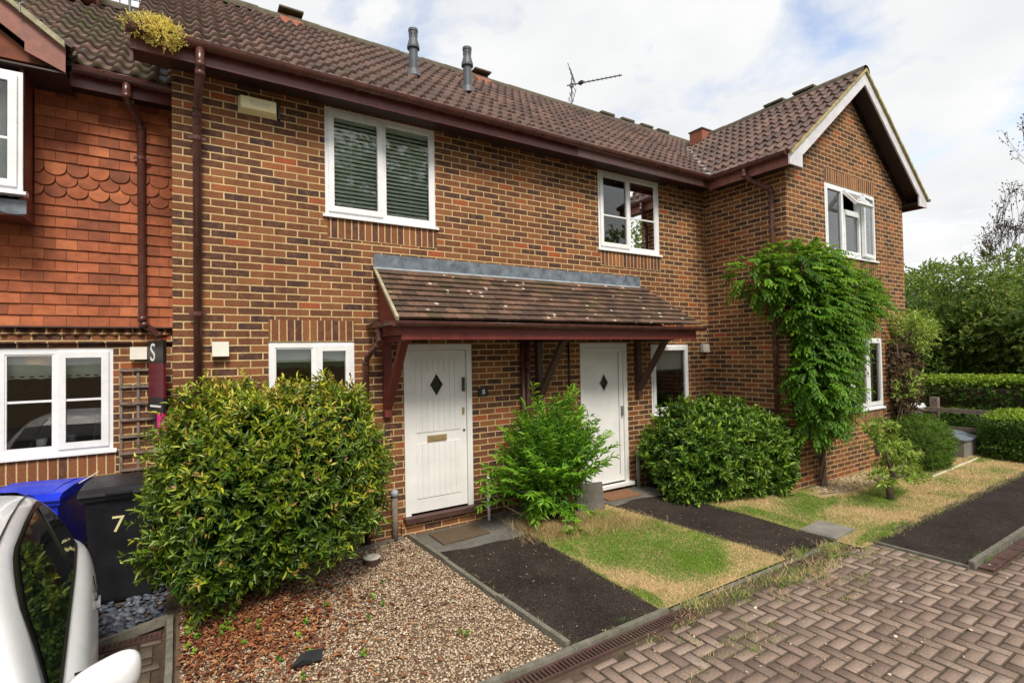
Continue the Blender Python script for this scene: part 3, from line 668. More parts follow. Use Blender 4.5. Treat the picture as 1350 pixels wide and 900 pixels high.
MB().box(4.55, 7.2, -.354, -.3515, 4.868, 4.985).build('fascia_patch', 'fascia_pink', h9)
w = window(h8, *W1, .02, [(0, .5, 'sash', False), (.5, 1, 'fixed', False)]); slats(w, W1[0]+.07, W1[1]-.07, W1[2]+.06, W1[3]-.09, .075)
w = window(h9, *W2, .02, [(0, .49, 'sash', .42), (.49, 1, 'fixed', .45)]); curtain(w, W2[0]+.72, W2[0]+.93, W2[2]+.05, W2[3]-.03, .16, 'curtain_purple', 4); curtain(w, W2[0]+.93, W2[1]-.02, W2[2]+.05, W2[3]-.03, .22, 'fabric', 2, amp=.01)
b_ = MB(); b_.lathe([(.03, 0), (.038, .1), (.0, .1)], (W2[0]+.72, .12, W2[2]+.03), 10); b_.build('ornament', 'tan', w); MB().box(W2[0]+.86, W2[1]-.1, .1, .15, W2[2]+.03, W2[2]+.055).build('ornament', 'purple', w)
w = window(h8, *G8, .02, [(0, .53, 'fixed', False), (.53, 1, 'sash', False)]); slats(w, G8[0]+.06, G8[1]-.06, 2.16, 2.29, .12, pitch=.02, cords=False)
w = window(h9, *G9, .02, [(0, 1, 'sash', False)]); curtain(w, G9[0]+.05, G9[1]-.05, 1.88, 2.24, .1, 'lace', 9, amp=.008, name='lace_curtain')
mb = MB()
for k in range(18): mb.tube([(G9[0]+.08+k*.042, .098, 1.88), (G9[0]+.10+k*.042, .098, 1.862), (G9[0]+.12+k*.042, .098, 1.88)], .004, 5)
mb.build('lace_hem', 'lace', w); b_ = MB(); b_.lathe([(.02, 0), (.012, .12), (.03, .17), (.01, .26)], (6.9, .15, 1.2), 10); b_.build('ornament', 'wood_grey', w)
curtain(w, G9[0]+.1, G9[0]+.55, 1.2, 2.2, .5, 'blind', 5)

def door(parent, D, detailed, sillmat):
    x0, x1, z0, z1 = D; mb = MB(); fw = .07
    mb.box(x0, x0+fw, -.012, .07, z0+.002, z1); mb.box(x1-fw, x1, -.012, .07, z0+.002, z1); mb.box(x0+fw, x1-fw, -.012, .07, z1-fw, z1)
    fr = mb.build('door_frame', 'door_white', parent, bevel=.004)
    a, b, c, d = x0+fw+.004, x1-fw-.004, z0+.02, z1-fw-.004; y = .012
    bx = (a+b)/2+(-.03 if detailed else .0); bz = z0+1.505; R, H = .092, .145
    # leaf with a diamond hole, built as four quads round it plus rim
    lf = MB(); dia = [(bx-R, bz), (bx, bz-H), (bx+R, bz), (bx, bz+H)]
    y1 = y+.045
    corners = [(a, c), (b, c), (b, d), (a, d)]
    for yy in (y, y1):
        lf.face([(a, yy, c), (bx, yy, c), (bx, yy, bz-H), (bx-R, yy, bz), (a, yy, bz)]); lf.face([(bx, yy, c), (b, yy, c), (b, yy, bz), (bx+R, yy, bz), (bx, yy, bz-H)])
        lf.face([(b, yy, bz), (b, yy, d), (bx, yy, d), (bx, yy, bz+H), (bx+R, yy, bz)]); lf.face([(bx, yy, d), (a, yy, d), (a, yy, bz), (bx-R, yy, bz), (bx, yy, bz+H)])
    for k in range(4):
        p, q = dia[k], dia[(k+1) % 4]; lf.face([(p[0], y, p[1]), (q[0], y, q[1]), (q[0], y1, q[1]), (p[0], y1, p[1])])
        p, q = corners[k], corners[(k+1) % 4]; lf.face([(p[0], y, p[1]), (q[0], y, q[1]), (q[0], y1, q[1]), (p[0], y1, p[1])])
    leaf = lf.build('door', 'door_white', parent)
    mb = MB()
    for k in range(4):
        p, q = dia[k], dia[(k+1) % 4]; mb.bar((p[0], y-.004, p[1]), (q[0], y-.004, q[1]), .012, .014, (0, 1, 0))
    mb.build('diamond_trim', 'door_white', leaf)
    MB().face([(p[0], y+.02, p[1]) for p in dia]).build('pane', 'dark_glass', leaf)
    if detailed:
        # raised tongue and groove boards in two panels
        mb = MB(); pa, pb = a+.075, b-.085; n = 8; wd = (pb-pa)/n
        for (q0, q1) in ((c+.16, c+.80), (c+.93, d-.10)):
            for k in range(n):
                xx = pa+k*wd
                if q1 > bz: 
                    segs = [(q0, q1)] if (xx > bx+R+.01 or xx+wd < bx-R-.01) else [(q0, bz-H-.02), (bz+H+.02, q1)]
                    # boards beside the diamond follow its edge
                else: segs = [(q0, q1)]
                for (s0, s1) in segs: mb.box(xx+.0035, xx+wd-.0035, y-.008, y+.002, s0, s1)
        mb.build('boarded_panel', 'door_white', leaf, bevel=.0015)
        mb = MB(); mb.box(bx-.125, bx+.125, y-.012, y, z0+.83, z0+.905); o = mb.build('letter_plate', 'brass', leaf, bevel=.004); MB().box(bx-.1, bx+.1, y-.016, y-.011, z0+.845, z0+.89).build('letter_flap', 'brass', o)
        MB().box(b-.055, b-.027, y-.03, y, z0+1.41, z0+1.58).build('door_handle', 'dark_metal', leaf, bevel=.006)
        MB().box(b-.055, b-.03, y-.018, y, z0+1.13, z0+1.21).build('lock', 'brass', leaf, bevel=.006)
        mb = MB(); mb.tube([(b-.035, y-.012, z0+.93), (b-.035, y+.002, z0+.93)], .014, 12); mb.build('keyhole', 'dark_metal', leaf)
        MB().box(x0-.03, x1+.04, -.11, .07, z0-.055, z0).build('door_sill', 'dark_wood', parent, bevel=.006)
        wall('step_wall', 'y', -.045, x0-.06, x1+.09, 0, z0-.057, [], parent, th=.044)
    else:
        mb = MB(); mb.box(b-.09, b-.082, y-.005, y+.001, c+.1, d-.05); mb.build('edge_groove', 'metal', leaf)
        MB().box(b-.05, b-.02, y-.04, y, z0+1.0, z0+1.14).build('door_handle', 'metal', leaf, bevel=.005)
        MB().box(x0-.03, x1+.05, -.08, .06, z0-.045, z0).build('door_sill', 'door_white', parent, bevel=.005)
    return leaf
door(h8, D8, True, 'dark_wood'); door(h9, D9, False, 'upvc')

# roofs of 8 and 9
pantiles('roof', (-.37, -.37, 4.985), (1, 0, 0), (0, C38, S38), 4.27, 3.64, h8, 'roof_tile', seed=3)
pantiles('roof', (3.9, -.37, 4.985), (1, 0, 0), (0, C38, S38), 4.0, 3.64, h9, 'roof_tile', seed=4)
for hh, x0, x1 in ((h8, -.37, XP), (h9, XP, XI)):
    MB().face([(x0, 2.5, RID-.02), (x1, 2.5, RID-.02), (x1, 5.7, 4.75), (x0, 5.7, 4.75)]).build('rear_roof', 'roof_tile', hh)
ridge('ridge_tiles', (-.38, 2.5, RID-.035), (XP, 2.5, RID-.035), .115, h8, seed=5); ridge('ridge_tiles', (XP, 2.5, RID-.035), (9.72, 2.5, RID-.035), .115, h9, seed=6)
mb = MB(); mb.prism([(-.33, 4.90), (2.5, 7.16), (2.5, 7.02), (-.33, 4.77)], 'x', -.385, -.36); mb.build('bargeboard', 'fascia', h8)
mb = MB(); mb.prism([(0, 4.94), (2.5, 6.9), (5.0, 4.94)], 'x', XC, XC+.2); mb.build('gable_wall', 'brick', h8)
MB().box(-.36, XC, -.331, .0, 4.92, 4.925).build('box_end', 'soffit', h8)
for (x, hh) in ((1.37, h8), (4.64, h9)):
    mb = MB(); mb.prism([(2.22, 7.06), (2.5, 7.36), (2.56, 7.36), (2.56, 7.0), (2.22, 7.0)], 'x', x-.16, x+.16); o = mb.build('ridge_vent', 'vent_terracotta', hh); MB().box(x-.17, x+.17, 2.36, 2.64, 7.36, 7.385).build('vent_cap', 'ridge', o)
for x in (7.75, 8.35, 8.95, 9.5): MB().box(x-.19, x+.19, 2.4, 2.6, 7.30, 7.345).build('raised_ridge_tile', 'ridge', h9)
def flue(parent, x, y, zb):
    mb = MB(); mb.lathe([(.105, 0), (.075, .10), (.062, .105), (.062, .40), (.088, .405), (.088, .435), (.060, .54), (.060, .64), (.068, .645), (.068, .68), (.0, .70)], (x, y, zb), 20); o = mb.build('flue', 'flue_grey', parent)
    mb = MB()
    for k in range(8):
        a = k*pi/4; mb.box(-.008, .008, -.003, .003, -.016, .016, 0, Matrix.Translation((x+.0605*cos(a), y+.0605*sin(a), zb+.60)) @ Matrix.Rotation(a+pi/2, 4, 'Z'))
    mb.build('flue_slots', 'black_plastic', o); MB().box(x-.16, x+.16, y-.2, y+.1, zb-.0, zb+.012, 0, Matrix.Translation((x, y, zb)) @ Matrix.Rotation(radians(38), 4, 'X') @ Matrix.Translation((-x, -y, -zb))).build('flue_flashing', 'lead', o)
flue(h8, 2.74, 1.02, 6.09); flue(h9, 3.54, .92, 6.02)

# ------------------------------------------------------------------ gabled house 10
W3 = (8.85, 10.60, 3.736, 4.9125); G10 = (8.95, 10.70, 1.117, 2.351)
wall('brick_wall', 'y', YG, XI, XR, -.3, WT, [W3, G10], h10); wall('brick_wall', 'x', XI, YG+.3, -.001, -.3, WT, [], h10, inward=1)
wall('brick_wall', 'x', XR, YG+.3, 5.1, -.3, WT, [], h10, inward=-1); wall('brick_wall', 'y', 5.4, XI, XR, -.3, WT, [], h10, inward=-1)
XM = (XI+XR)/2; EZ = 4.985
mb = MB(); zt = WT+.001; ha = (XR-XI)/2*T38
mb.prism([(XI, zt), (XR, zt), (XR, zt+.02), (XM, zt+.02+ha), (XI, zt+.02)], 'y', YG, YG+.25); mb.build('gable_wall', 'brick', h10)
soldier(h10, W3[0]+.0, W3[1], W3[3]+.003, YG); soldier(h10, W3[0], W3[1], W3[2]-.26, YG); soldier(h10, G10[0], G10[1], G10[2]-.26, YG); soldier(h10, G10[0], G10[1], G10[3]+.003, YG)
room(h10, 7.9, 11.6, YG+.32, 3.2, 2.75, 4.93, 'interior'); room(h10, 7.9, 11.6, YG+.32, 3.2, .15, 2.7, 'interior_pale')
OV = .36; YF = YG-.30
pantiles('roof', (XI-OV, YF, EZ), (0, 1, 0), (C38, 0, S38), 4.35, (XM-XI+OV)/C38, h10, seed=7); pantiles('roof', (XR+OV, YF, EZ), (0, 1, 0), (-C38, 0, S38), 4.4, (XM-XI+OV)/C38, h10, seed=8)
RZ = EZ+(XM-XI+OV)*T38
ridge('ridge_tiles', (XM, YF-.01, RZ-.03), (XM, 2.3, RZ-.03), .115, h10, seed=9)
pantiles('roof', (XI, -.37, 4.985), (1, 0, 0), (0, C38, S38), XR-XI+.3, 3.64, h10, seed=10)
ridge('ridge_tiles', (9.72, 2.5, RID-.035), (XR+.3, 2.5, RID-.035), .115, h10, seed=12)
MB().face([(XI, 2.5, RID-.02), (XR+.3, 2.5, RID-.02), (XR+.3, 5.7, 4.75), (XI, 5.7, 4.75)]).build('rear_roof', 'roof_tile', h10)
for y in (-.15, -.72): MB().box(XM-.1, XM+.1, y-.19, y+.19, RZ+.075, RZ+.115).build('raised_ridge_tile', 'ridge', h10)
mb = MB(); mb.box(XM-.32, XM-.02, 1.3, 1.62, RZ-.18, RZ+.09); o = mb.build('ridge_vent', 'vent_terracotta', h10); MB().box(XM-.34, XM+.02, 1.28, 1.64, RZ+.09, RZ+.115).build('vent_cap', 'ridge', o)
# lead valley between the two roofs
vx0, vy0 = XI-OV, -.37; a = Vector((vx0, vy0, EZ+.028)); b = Vector((vx0+2.3, vy0+2.3, EZ+2.3*T38+.028)); s_ = Vector((.07, -.07, 0)); mb = MB()
for k in range(9):
    p = a.lerp(b, k/9); q = a.lerp(b, (k+1)/9+.004); mb.face([p-s_+Vector((0, 0, .045)), p+s_+Vector((0, 0, .045)), q+s_+Vector((0, 0, .045)), q-s_+Vector((0, 0, .045))])
mb.build('lead_valley', 'lead_pale', h10)
# bargeboards, verge mortar, soffits
def barge(sgn, mat):
    xe = XI-OV if sgn < 0 else XR+OV
    def q(t, dz): x = xe+(XM-xe)*t; return (x, EZ+abs(x-xe)*T38+dz)
    MB().prism([q(0, .0), q(1, .0), q(1, -.235), q(.17, -.235), (xe+(.0 if sgn < 0 else 0), EZ-.15)], 'y', YF+.02, YF+.045).build('bargeboard', mat, h10)
    mb = MB(); r = random.Random(3); N = 40
    for k in range(N):
        p, p2 = q(k/N, .0), q((k+1)/N, .0); h = .03+r.uniform(-.004, .006); mb.prism([(p[0], p[1]-.012), (p2[0], p2[1]-.012), (p2[0], p2[1]+h), (p[0], p[1]+h)], 'y', YF-.012-r.uniform(0, .006), YF+.03)
    mb.build('verge_mortar', 'cream_lichen', h10)
    mb = MB(); mb.face([(q(.02, -.1)[0], YF+.046, q(.02, -.1)[1]), (q(1, -.1)[0], YF+.046, q(1, -.1)[1]), (q(1, -.1)[0], YG, q(1, -.1)[1]), (q(.02, -.1)[0], YG, q(.02, -.1)[1])]); mb.build('verge_soffit', 'soffit', h10)
    x2 = XI if sgn < 0 else XR; lo, hi = min(xe, x2), max(xe, x2)
    MB().prism([(lo+.012, 4.84), (hi-.012 if sgn < 0 else hi-.012, 4.84), (hi-.012, EZ-.02+(.2 if sgn < 0 else 0)), (lo+.012, EZ-.02+(0 if sgn < 0 else .2))], 'y', YF+.022, YF+.044).build('box_end', mat, h10)
barge(-1, 'barge_white'); barge(1, 'barge_white')
for sgn in (-1, 1):
    xe = XI-OV+.03 if sgn < 0 else XR+OV-.03; xw = XI if sgn < 0 else XR
    MB().box(min(xe, xe-.018*sgn), max(xe, xe-.018*sgn), YF+.045, (-.33 if sgn < 0 else 5.4), 4.84, 4.99).build('fascia', 'faded_timber' if sgn < 0 else 'fascia', h10)
    MB().box(min(xe-.019*sgn, xw), max(xe-.019*sgn, xw), YF+.045, (-.34 if sgn < 0 else 5.4), 4.90, 4.91).build('soffit', 'soffit', h10)
gutter('gutter', (XI-OV-.045, YF+.05, 5.02), (XI-OV-.045, -.40, 5.02), .056, h10); gutter('gutter', (XR+OV+.045, YF+.0, 5.02), (XR+OV+.045, 5.4, 5.02), .056, h10)
gutter('gutter', (-.40, -.415, 5.02), (XP, -.415, 5.02), .058, h8, 1.0); gutter('gutter', (XP, -.415, 5.018), (XI-OV-.0, -.415, 5.012), .058, h9, 1.0)
xg = XI-OV-.045
downpipe('downpipe', [(xg, -1.02, 4.99), (xg, -1.02, 4.86), (xg+.07, -1.06, 4.79), (7.55, -1.22, 4.66), (7.625, -1.245, 4.60), (7.625, -1.245, 4.3), (7.625, -1.245, .1)], .036, h10, [(7.625, -1.245, z) for z in (4.05, 2.2, .9)], wall_dir=(1, 0, 0))
downpipe('downpipe', [(.13, -.415, 4.99), (.13, -.415, 4.83), (.13, -.39, 4.76), (.11, -.13, 4.56), (.11, -.075, 4.50), (.11, -.075, .12)], .037, h8, [(.11, -.075, z) for z in (4.28, 2.62, 1.0)])
downpipe('downpipe', [(3.86, -.05, 2.6), (3.86, -.05, .1)], .036, h8, [(3.86, -.05, 1.7)]); 
# three-light window with a small open top vent and an open casement
def gable_window():
    x0, x1, z0, z1 = W3; y = YG+.02; f = MB(); ring(f, x0, x1, z0, z1, y-.012, y+.055, .058); xa, xb = x0+.60, x0+1.20
    for xx in (xa, xb): f.box(xx-.03, xx+.03, y-.01, y+.054, z0+.058, z1-.058)
    zt_ = z1-.40; f.box(xa+.03, xb-.03, y-.01, y+.054, zt_-.03, zt_+.03)
    fr = f.build('window', 'upvc', h10, bevel=.004)
    for (a, b, c, d) in ((x0+.058, xa-.03, z0+.058, z1-.058), (xa+.03, xb-.03, z0+.058, zt_-.03)):
        s = MB(); ring(s, a-.01, b+.01, c-.01, d+.01, y-.02, y+.03, .045); s.build('sash', 'upvc', fr, bevel=.003); MB().face([(a+.03, y+.01, c+.03), (b-.03, y+.01, c+.03), (b-.03, y+.01, d-.03), (a+.03, y+.01, d-.03)]).build('pane', 'glass', fr)
    # open top vent, hinged at its head
    a, b, c, d = xa+.01, xb-.01, zt_+.0, z1-.05; M = Matrix.Translation((0, y-.02, d)) @ Matrix.Rotation(radians(-38), 4, 'X') @ Matrix.Translation((0, -(y-.02), -d))
    s = MB(); ring(s, a, b, c, d, y-.03, y+.02, .055); s.v = [tuple(M @ Vector(v)) for v in s.v]; s.build('sash', 'upvc', fr, bevel=.003)
    MB().face([tuple(M @ Vector(p)) for p in ((a+.05, y, c+.05), (b-.05, y, c+.05), (b-.05, y, d-.05), (a+.05, y, d-.05))]).build('pane', 'glass', fr)
    # casement slightly open, hinged on the right
    a, b, c, d = xb+.008, x1-.045, z0+.035, z1-.04; M = Matrix.Translation((b, y-.02, 0)) @ Matrix.Rotation(radians(5), 4, 'Z') @ Matrix.Translation((-b, -(y-.02), 0))
    s = MB(); ring(s, a, b, c, d, y-.035, y+.015, .055); s.v = [tuple(M @ Vector(v)) for v in s.v]; s.build('sash', 'upvc', fr, bevel=.003)
    MB().face([tuple(M @ Vector(p)) for p in ((a+.05, y-.01, c+.05), (b-.05, y-.01, c+.05), (b-.05, y-.01, d-.05), (a+.05, y-.01, d-.05))]).build('pane', 'glass', fr)
    MB().prism([(y-.055, z0-.035), (y+.05, z0-.035), (y+.05, z0+.004), (y-.012, z0+.004), (y-.055, z0-.012)], 'x', x0-.03, x1+.05).build('sill', 'upvc', fr)
    curtain(fr, xb+.03, x1-.03, z0+.05, z1-.05, YG+.12, 'upvc', 5, amp=.008)  # white curtain added to stand in for the sky reflected in this pane
gable_window()
w = window(h10, *G10, YG+.02, [(0, .36, 'fixed', False), (.36, .68, 'sash', .72), (.68, 1, 'sash', False)]); curtain(w, G10[0]+1.2, G10[1]-.03, G10[2]+.03, G10[3]-.03, YG+.16, 'fabric', 5)

# ------------------------------------------------------------------ house 7 (tile hung, set back)
Y7, YT = .98, .90
G7 = (-1.50, -.62, 1.29, 2.325)
wall('brick_wall', 'y', Y7, -6, XC-.005, -.3, 2.58, [G7, (-3.9, -2.9, .1, 2.32)], h7)
mb = MB()                                         # dogtooth course under the tiles
for k in range(56): x = -6+.105*k; mb.box(-.055, .055, -.055, .055, 0, .065, 0, Matrix.Translation((x+.05, Y7-.005, 2.455)) @ Matrix.Rotation(radians(45), 4, 'Z'))
mb.build('dentil_course', 'brick', h7); MB().box(-6, XC-.008, Y7-.045, Y7-.001, 2.375, 2.45).build('string_course', 'brick', h7)
MB().box(-6, XC-.006, YT+.005, Y7+.3, 2.53, 5.05).build('upper_wall', 'dark_wood', h7)
soldier(h7, G7[0]-.03, G7[1]+.02, G7[2]-.26, Y7)
plain_tiles('hung_tiles', (-4.0, YT, 2.54), (1, 0, 0), (0, 0, 1), 3.905, 2.42, h7, 'hung_tile', gauge=.108, tw=.168, seed=21, scallop=(12, 13, 14))
MB().box(-4, XC-.01, YT-.03, YT+.004, 2.525, 2.54).build('tile_drip', 'dark_wood', h7)
room(h7, -5.8, -.2, Y7+.32, 4, .15, 2.5); 
w = window(h7, *G7, Y7+.02, [(0, .50, 'fixed', .5), (.50, 1, 'sash', .5)]); 
def roman_blind(x0, x1, z0, z1, y, parent):
    mb = MB(); N = 22
    for i in range(N):
        a, b = x0+(x1-x0)*i/N, x0+(x1-x0)*(i+1)/N; za, zb_ = z0+.012*abs(sin(i*.9)), z0+.012*abs(sin((i+1)*.9)); mb.face([(a, y, za), (b, y, zb_), (b, y, z1), (a, y, z1)])
    o = mb.build('blind', 'fabric', parent); mb = MB()
    for i in range(11): x = x0+.04+i*(x1-x0-.08)/10; mb.box(x-.018, x+.018, y-.004, y-.002, z0+.022, z0+.034)
    mb.build('blind_trim', 'dark_wood', o)
roman_blind(-1.45, -.66, 2.02, 2.28, Y7+.12, w)
pot = MB(); pot.lathe([(.035, 0), (.048, .1), (.0, .1)], (-1.2, Y7+.15, 1.33), 12); pot.build('plant_pot', 'upvc', w); pot = MB(); pot.lathe([(.04, 0), (.05, .12), (.0, .12)], (-.98, Y7+.15, 1.33), 12); pot.build('plant_pot', 'lead_pale', w)
# roof of 7
E7 = 5.02; Y7E = .60
pantiles('roof', (-4.5, Y7E, E7), (1, 0, 0), (0, C38, S38), 4.40, 3.60, h7, 'roof_tile_mossy', seed=22)
ridge('ridge_tiles', (-4.5, 3.42, 7.20), (-.1, 3.42, 7.20), .115, h7, seed=23)
MB().face([(-6, 3.42, 7.18), (-.1, 3.42, 7.18), (-.1, 6.6, 4.75), (-6, 6.6, 4.75)]).build('rear_roof', 'roof_tile', h7)
MB().box(-.92, XC-.005, Y7E+.05, Y7E+.068, 4.84, 4.98).build('fascia', 'fascia', h7); MB().box(-.92, XC-.005, Y7E+.069, YT, 4.88, 4.89).build('soffit', 'soffit', h7)
gutter('gutter', (-.88, Y7E-.02, 5.00), (XC-.01, Y7E-.02, 4.99), .058, h7, .35)
downpipe('downpipe', [(-.475, Y7E-.02, 4.97), (-.475, Y7E-.02, 4.82), (-.46, Y7E+.03, 4.77), (-.39, YT-.1, 4.68), (-.375, YT-.06, 4.62), (-.365, YT-.06, 2.62), (-.35, YT-.055, 2.56), (-.23, Y7-.06, 2.46), (-.22, Y7-.055, 2.38), (-.22, Y7-.055, .05)], .036, h7, [(-.37, YT-.06, 4.3)])
mb = MB()
for j in range(7): 
    s0 = j*.09; mb.box(-.21, -.10, 0, .1, 0, .006, 0, Matrix.Translation((0, Y7E+.02+s0*C38, E7+.035+s0*S38)) @ Matrix.Rotation(radians(38-6), 4, 'X'))
mb.build('lead_soakers', 'lead_pale', h7)
mb = MB(); mb.prism([(2.9, 7.0), (3.0, 7.6), (3.5, 7.6), (3.5, 6.9)], 'x', -1.75, -.98); mb.build('chimney', 'vent_terracotta', h7)
# oriel window with its small gable
YO = .45; OX0, OX1, OZ0, OZ1 = -2.75, -1.21, 3.71, 4.78
mb = MB(); mb.box(OX0, OX1, YO+.03, YT, 3.50, 3.62); mb.box(OX1-.03, OX1, YO+.03, YT-.002, 3.621, 4.86); mb.box(OX0, OX0+.03, YO+.03, YT-.002, 3.621, 4.86); mb.build('oriel_bay', 'fascia', h7)
mb = MB(); N = 24
for i in range(N):
    a, b = OX0-.02+(OX1-OX0+.04)*i/N, OX0-.02+(OX1-OX0+.04)*(i+1)/N; f = lambda t: 3.54-.03*abs(sin(t*4.2))-.012*sin(t*23); mb.face([(a, YO+.018, f(a)), (b, YO+.018, f(b)), (b, YO+.018, 3.64), (a, YO+.018, 3.64)])
mb.build('lead_apron', 'lead', h7)
w = window(h7, OX0, OX1, OZ0, OZ1, YO, [(0, .5, 'fixed', .42), (.5, 1, 'sash', .42)]); MB().box(OX0, OX1, .8, .84, OZ0, OZ1).build('room_shade', 'interior', w)
curtain(w, OX1-.30, OX1-.06, OZ0, OZ1, YO+.2, 'fabric', 3)
GX, GE = -1.98, -.91; g0 = 4.92
def gq(t, dz, sg=1): x = GE+(GX-GE)*t; x = x if sg > 0 else 2*GX-x; return (x, g0+.13+abs(GE-GX)*t*.76+dz)
for sg in (1, -1):
    mb = MB(); P = [gq(0, .0, sg), gq(1, .0, sg), gq(1, -.22, sg), gq(.26, -.22, sg), gq(.26, -.30, sg), (gq(0, 0, sg)[0], g0-.08)]; mb.prism(P, 'y', YO-.07, YO-.045); mb.build('bargeboard', 'faded_timber', h7)
    mb = MB(); rd = random.Random(5)
    for k in range(22):
        p, p2 = gq(k/22, .002, sg), gq((k+1)/22, .002, sg); h = .055+rd.uniform(-.006, .006); mb.prism([(p[0], p[1]), (p2[0], p2[1]), (p2[0], p2[1]+h), (p[0], p[1]+h)], 'y', YO-.12, YO-.04)
    mb.build('verge_mortar', 'cream_mortar', h7)
    for t in (.28, .6): p = gq(t, .05, sg); m_ = MB(); m_.tube([(p[0], YO-.125, p[1]-.06), (p[0], YO-.125, p[1]+.02), (p[0]+.02, YO-.08, p[1]+.06)], .006, 6); m_.build('verge_clip', 'metal', h7)
mb = MB(); mb.prism([(2*GX-GE+.15, g0-.02), (GE-.15, g0-.02), (GX, g0+.02+.92*.76)], 'y', YO+.02, YO+.06); mb.build('gablet_wall', 'hung_tile', h7)
mb = MB(); mb.box(2*GX-GE, GE, YO-.044, YT, g0-.085, g0-.07); mb.build('soffit', 'soffit', h7)
pantiles('roof', (GE+.02, YO-.08, g0+.12), (0, 1, 0), (-.796, 0, .605), 1.5, 1.38, h7, 'roof_tile_mossy', seed=25); pantiles('roof', (2*GX-GE-.02, YO-.08, g0+.12), (0, 1, 0), (.796, 0, .605), 1.5, 1.38, h7, 'roof_tile_mossy', seed=26)
ridge('ridge_tiles', (GX, YO-.1, g0+.92), (GX, 2.2, g0+.92), .11, h7, seed=27)

#=OBJECTS
# ------------------------------------------------------------------ porch canopy over both doors
pc = thing('porch_canopy', 'long lean-to porch roof of mossy brown tiles on red brackets over both front doors', 'porch', (4.0, 0, 2.3))
CS, CC = .66, .751; cl = .92
plain_tiles('tiled_roof', (1.83, -.735, 2.565), (1, 0, 0), (0, CC, CS), 4.72, cl, pc, 'plain_tile', gauge=.1, seed=31, th=.018, clip=lambda s: (0, 4.72-.50*min(1, s/cl)))
mb = MB(); mb.face([(6.04, -.02, 3.18), (6.55, -.74, 2.575), (6.56, -.02, 2.6)]); mb.build('hip_end', 'plain_tile', pc)
mb = MB(); rg = np.random.default_rng(3); N = 24
for i in range(N):
    a, b = 1.81+4.23*i/N, 1.81+4.23*(i+1)/N; o = lambda t: .012*sin(t*3)+.006*sin(t*11)
    mb.face([(a, -.006, 3.19), (b, -.006, 3.19), (b, -.012, 3.335), (a, -.012, 3.335)])
mb.box(1.81, 6.04, -.011, 0, 3.335, 3.345); ls = mb.build('lead_flashing', 'lead', pc, recalc=False)
mb = MB()
for i in range(N):
    a, b = 1.81+4.23*i/N, 1.81+4.23*(i+1)/N; mb.face([(a, -.105+o(a), 3.115+o(a)*.8), (b, -.105+o(b), 3.115+o(b)*.8), (b, -.004, 3.20), (a, -.004, 3.20)])
mb.build('lead_apron', 'lead_pale', ls, recalc=False)
mb = MB(); mb.prism([(-.74, 2.548), (-.02, 3.17), (-.02, 3.195), (-.75, 2.585)], 'x', 1.80, 1.832); mb.build('verge_mortar', 'cream_mortar', pc)
mb = MB(); mb.prism([(-.70, 2.52), (-.004, 2.52), (-.004, 3.14)], 'x', 1.855, 1.875); mb.build('gable_cheek', 'red_timber', pc)
mb = MB(); mb.prism([(-.73, 2.535), (-.01, 3.155), (-.01, 3.05), (-.70, 2.46)], 'x', 1.832, 1.852); mb.build('bargeboard', 'red_timber', pc)
MB().box(1.86, 6.42, -.742, -.72, 2.352, 2.515).build('fascia', 'red_timber', pc, bevel=.003)
MB().box(1.836, 1.858, -.742, -.004, 2.40, 2.515).build('side_fascia', 'red_timber', pc); MB().box(6.40, 6.42, -.719, -.004, 2.36, 2.515).build('side_fascia', 'red_timber', pc)
mb = MB()
for k in range(7): mb.box(1.86, 6.40, -.718+k*.102, -.718+k*.102+.098, 2.405, 2.42)
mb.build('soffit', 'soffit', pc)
gutter('gutter', (1.78, -.80, 2.535), (6.52, -.80, 2.520), .052, pc, .95); gutter('side_gutter', (1.765, -.79, 2.535), (1.765, -.03, 2.535), .050, pc, .4)
for x in (1.94, 4.05, 5.93):
    b_ = MB().box(x-.042, x+.042, -.075, -.003, 1.50, 2.40).build('bracket_post', 'red_timber' if x < 3 else 'dark_wood', pc, bevel=.004)
    MB().bar((x, -.05, 1.60), (x, -.60, 2.36), .06, .085, (1, 0, 0)).build('strut', 'red_timber' if x < 3 else 'dark_wood', b_, bevel=.004); MB().box(x-.04, x+.04, -.70, -.08, 2.335, 2.40).build('bearer', 'red_timber' if x < 3 else 'dark_wood', b_, bevel=.003)
downpipe('downpipe', [(1.765, -.33, 2.50), (1.765, -.33, 2.36), (1.75, -.29, 2.30), (1.70, -.11, 2.19), (1.695, -.06, 2.12), (1.695, -.06, .12)], .033, pc, [(1.695, -.06, 1.3)])
downpipe('downpipe', [(3.78, -.05, 2.39), (3.78, -.05, .1)], .034, pc, [])
# ------------------------------------------------------------------ fittings on the walls
t = thing('alarm_box', 'yellowed cream burglar alarm box under the eaves left of the upstairs blinds', 'alarm box', (.64, 0, 4.63))
mb = MB(); P = [(.475, 4.665), (.80, 4.64), (.82, 4.655), (.82, 4.80), (.805, 4.812), (.475, 4.812), (.462, 4.80), (.462, 4.675)]; P = [(.462, 4.65), (.82, 4.65), (.82, 4.80), (.462, 4.80)]
mb.face([(.48, -.085, 4.672), (.80, -.085, 4.672), (.80, -.085, 4.788), (.48, -.085, 4.788)]); Q = [(.462, 0, 4.64), (.822, 0, 4.64), (.822, 0, 4.805), (.462, 0, 4.805)]; Fq = [(.48, -.085, 4.672), (.80, -.085, 4.672), (.80, -.085, 4.788), (.48, -.085, 4.788)]
for k in range(4): mb.face([Q[k], Q[(k+1) % 4], Fq[(k+1) % 4], Fq[k]])
mb.build('cover', 'alarm_cream', t, bevel=.006); MB().box(.824, .845, -.05, 0, 4.64, 4.80).build('side_strip', 'bin_black', t)  # plain dark strip down the right side of the cover
MB().box(.56, .74, -.0875, -.0845, 4.71, 4.755).build('faded_badge', 'upvc_cream', t)
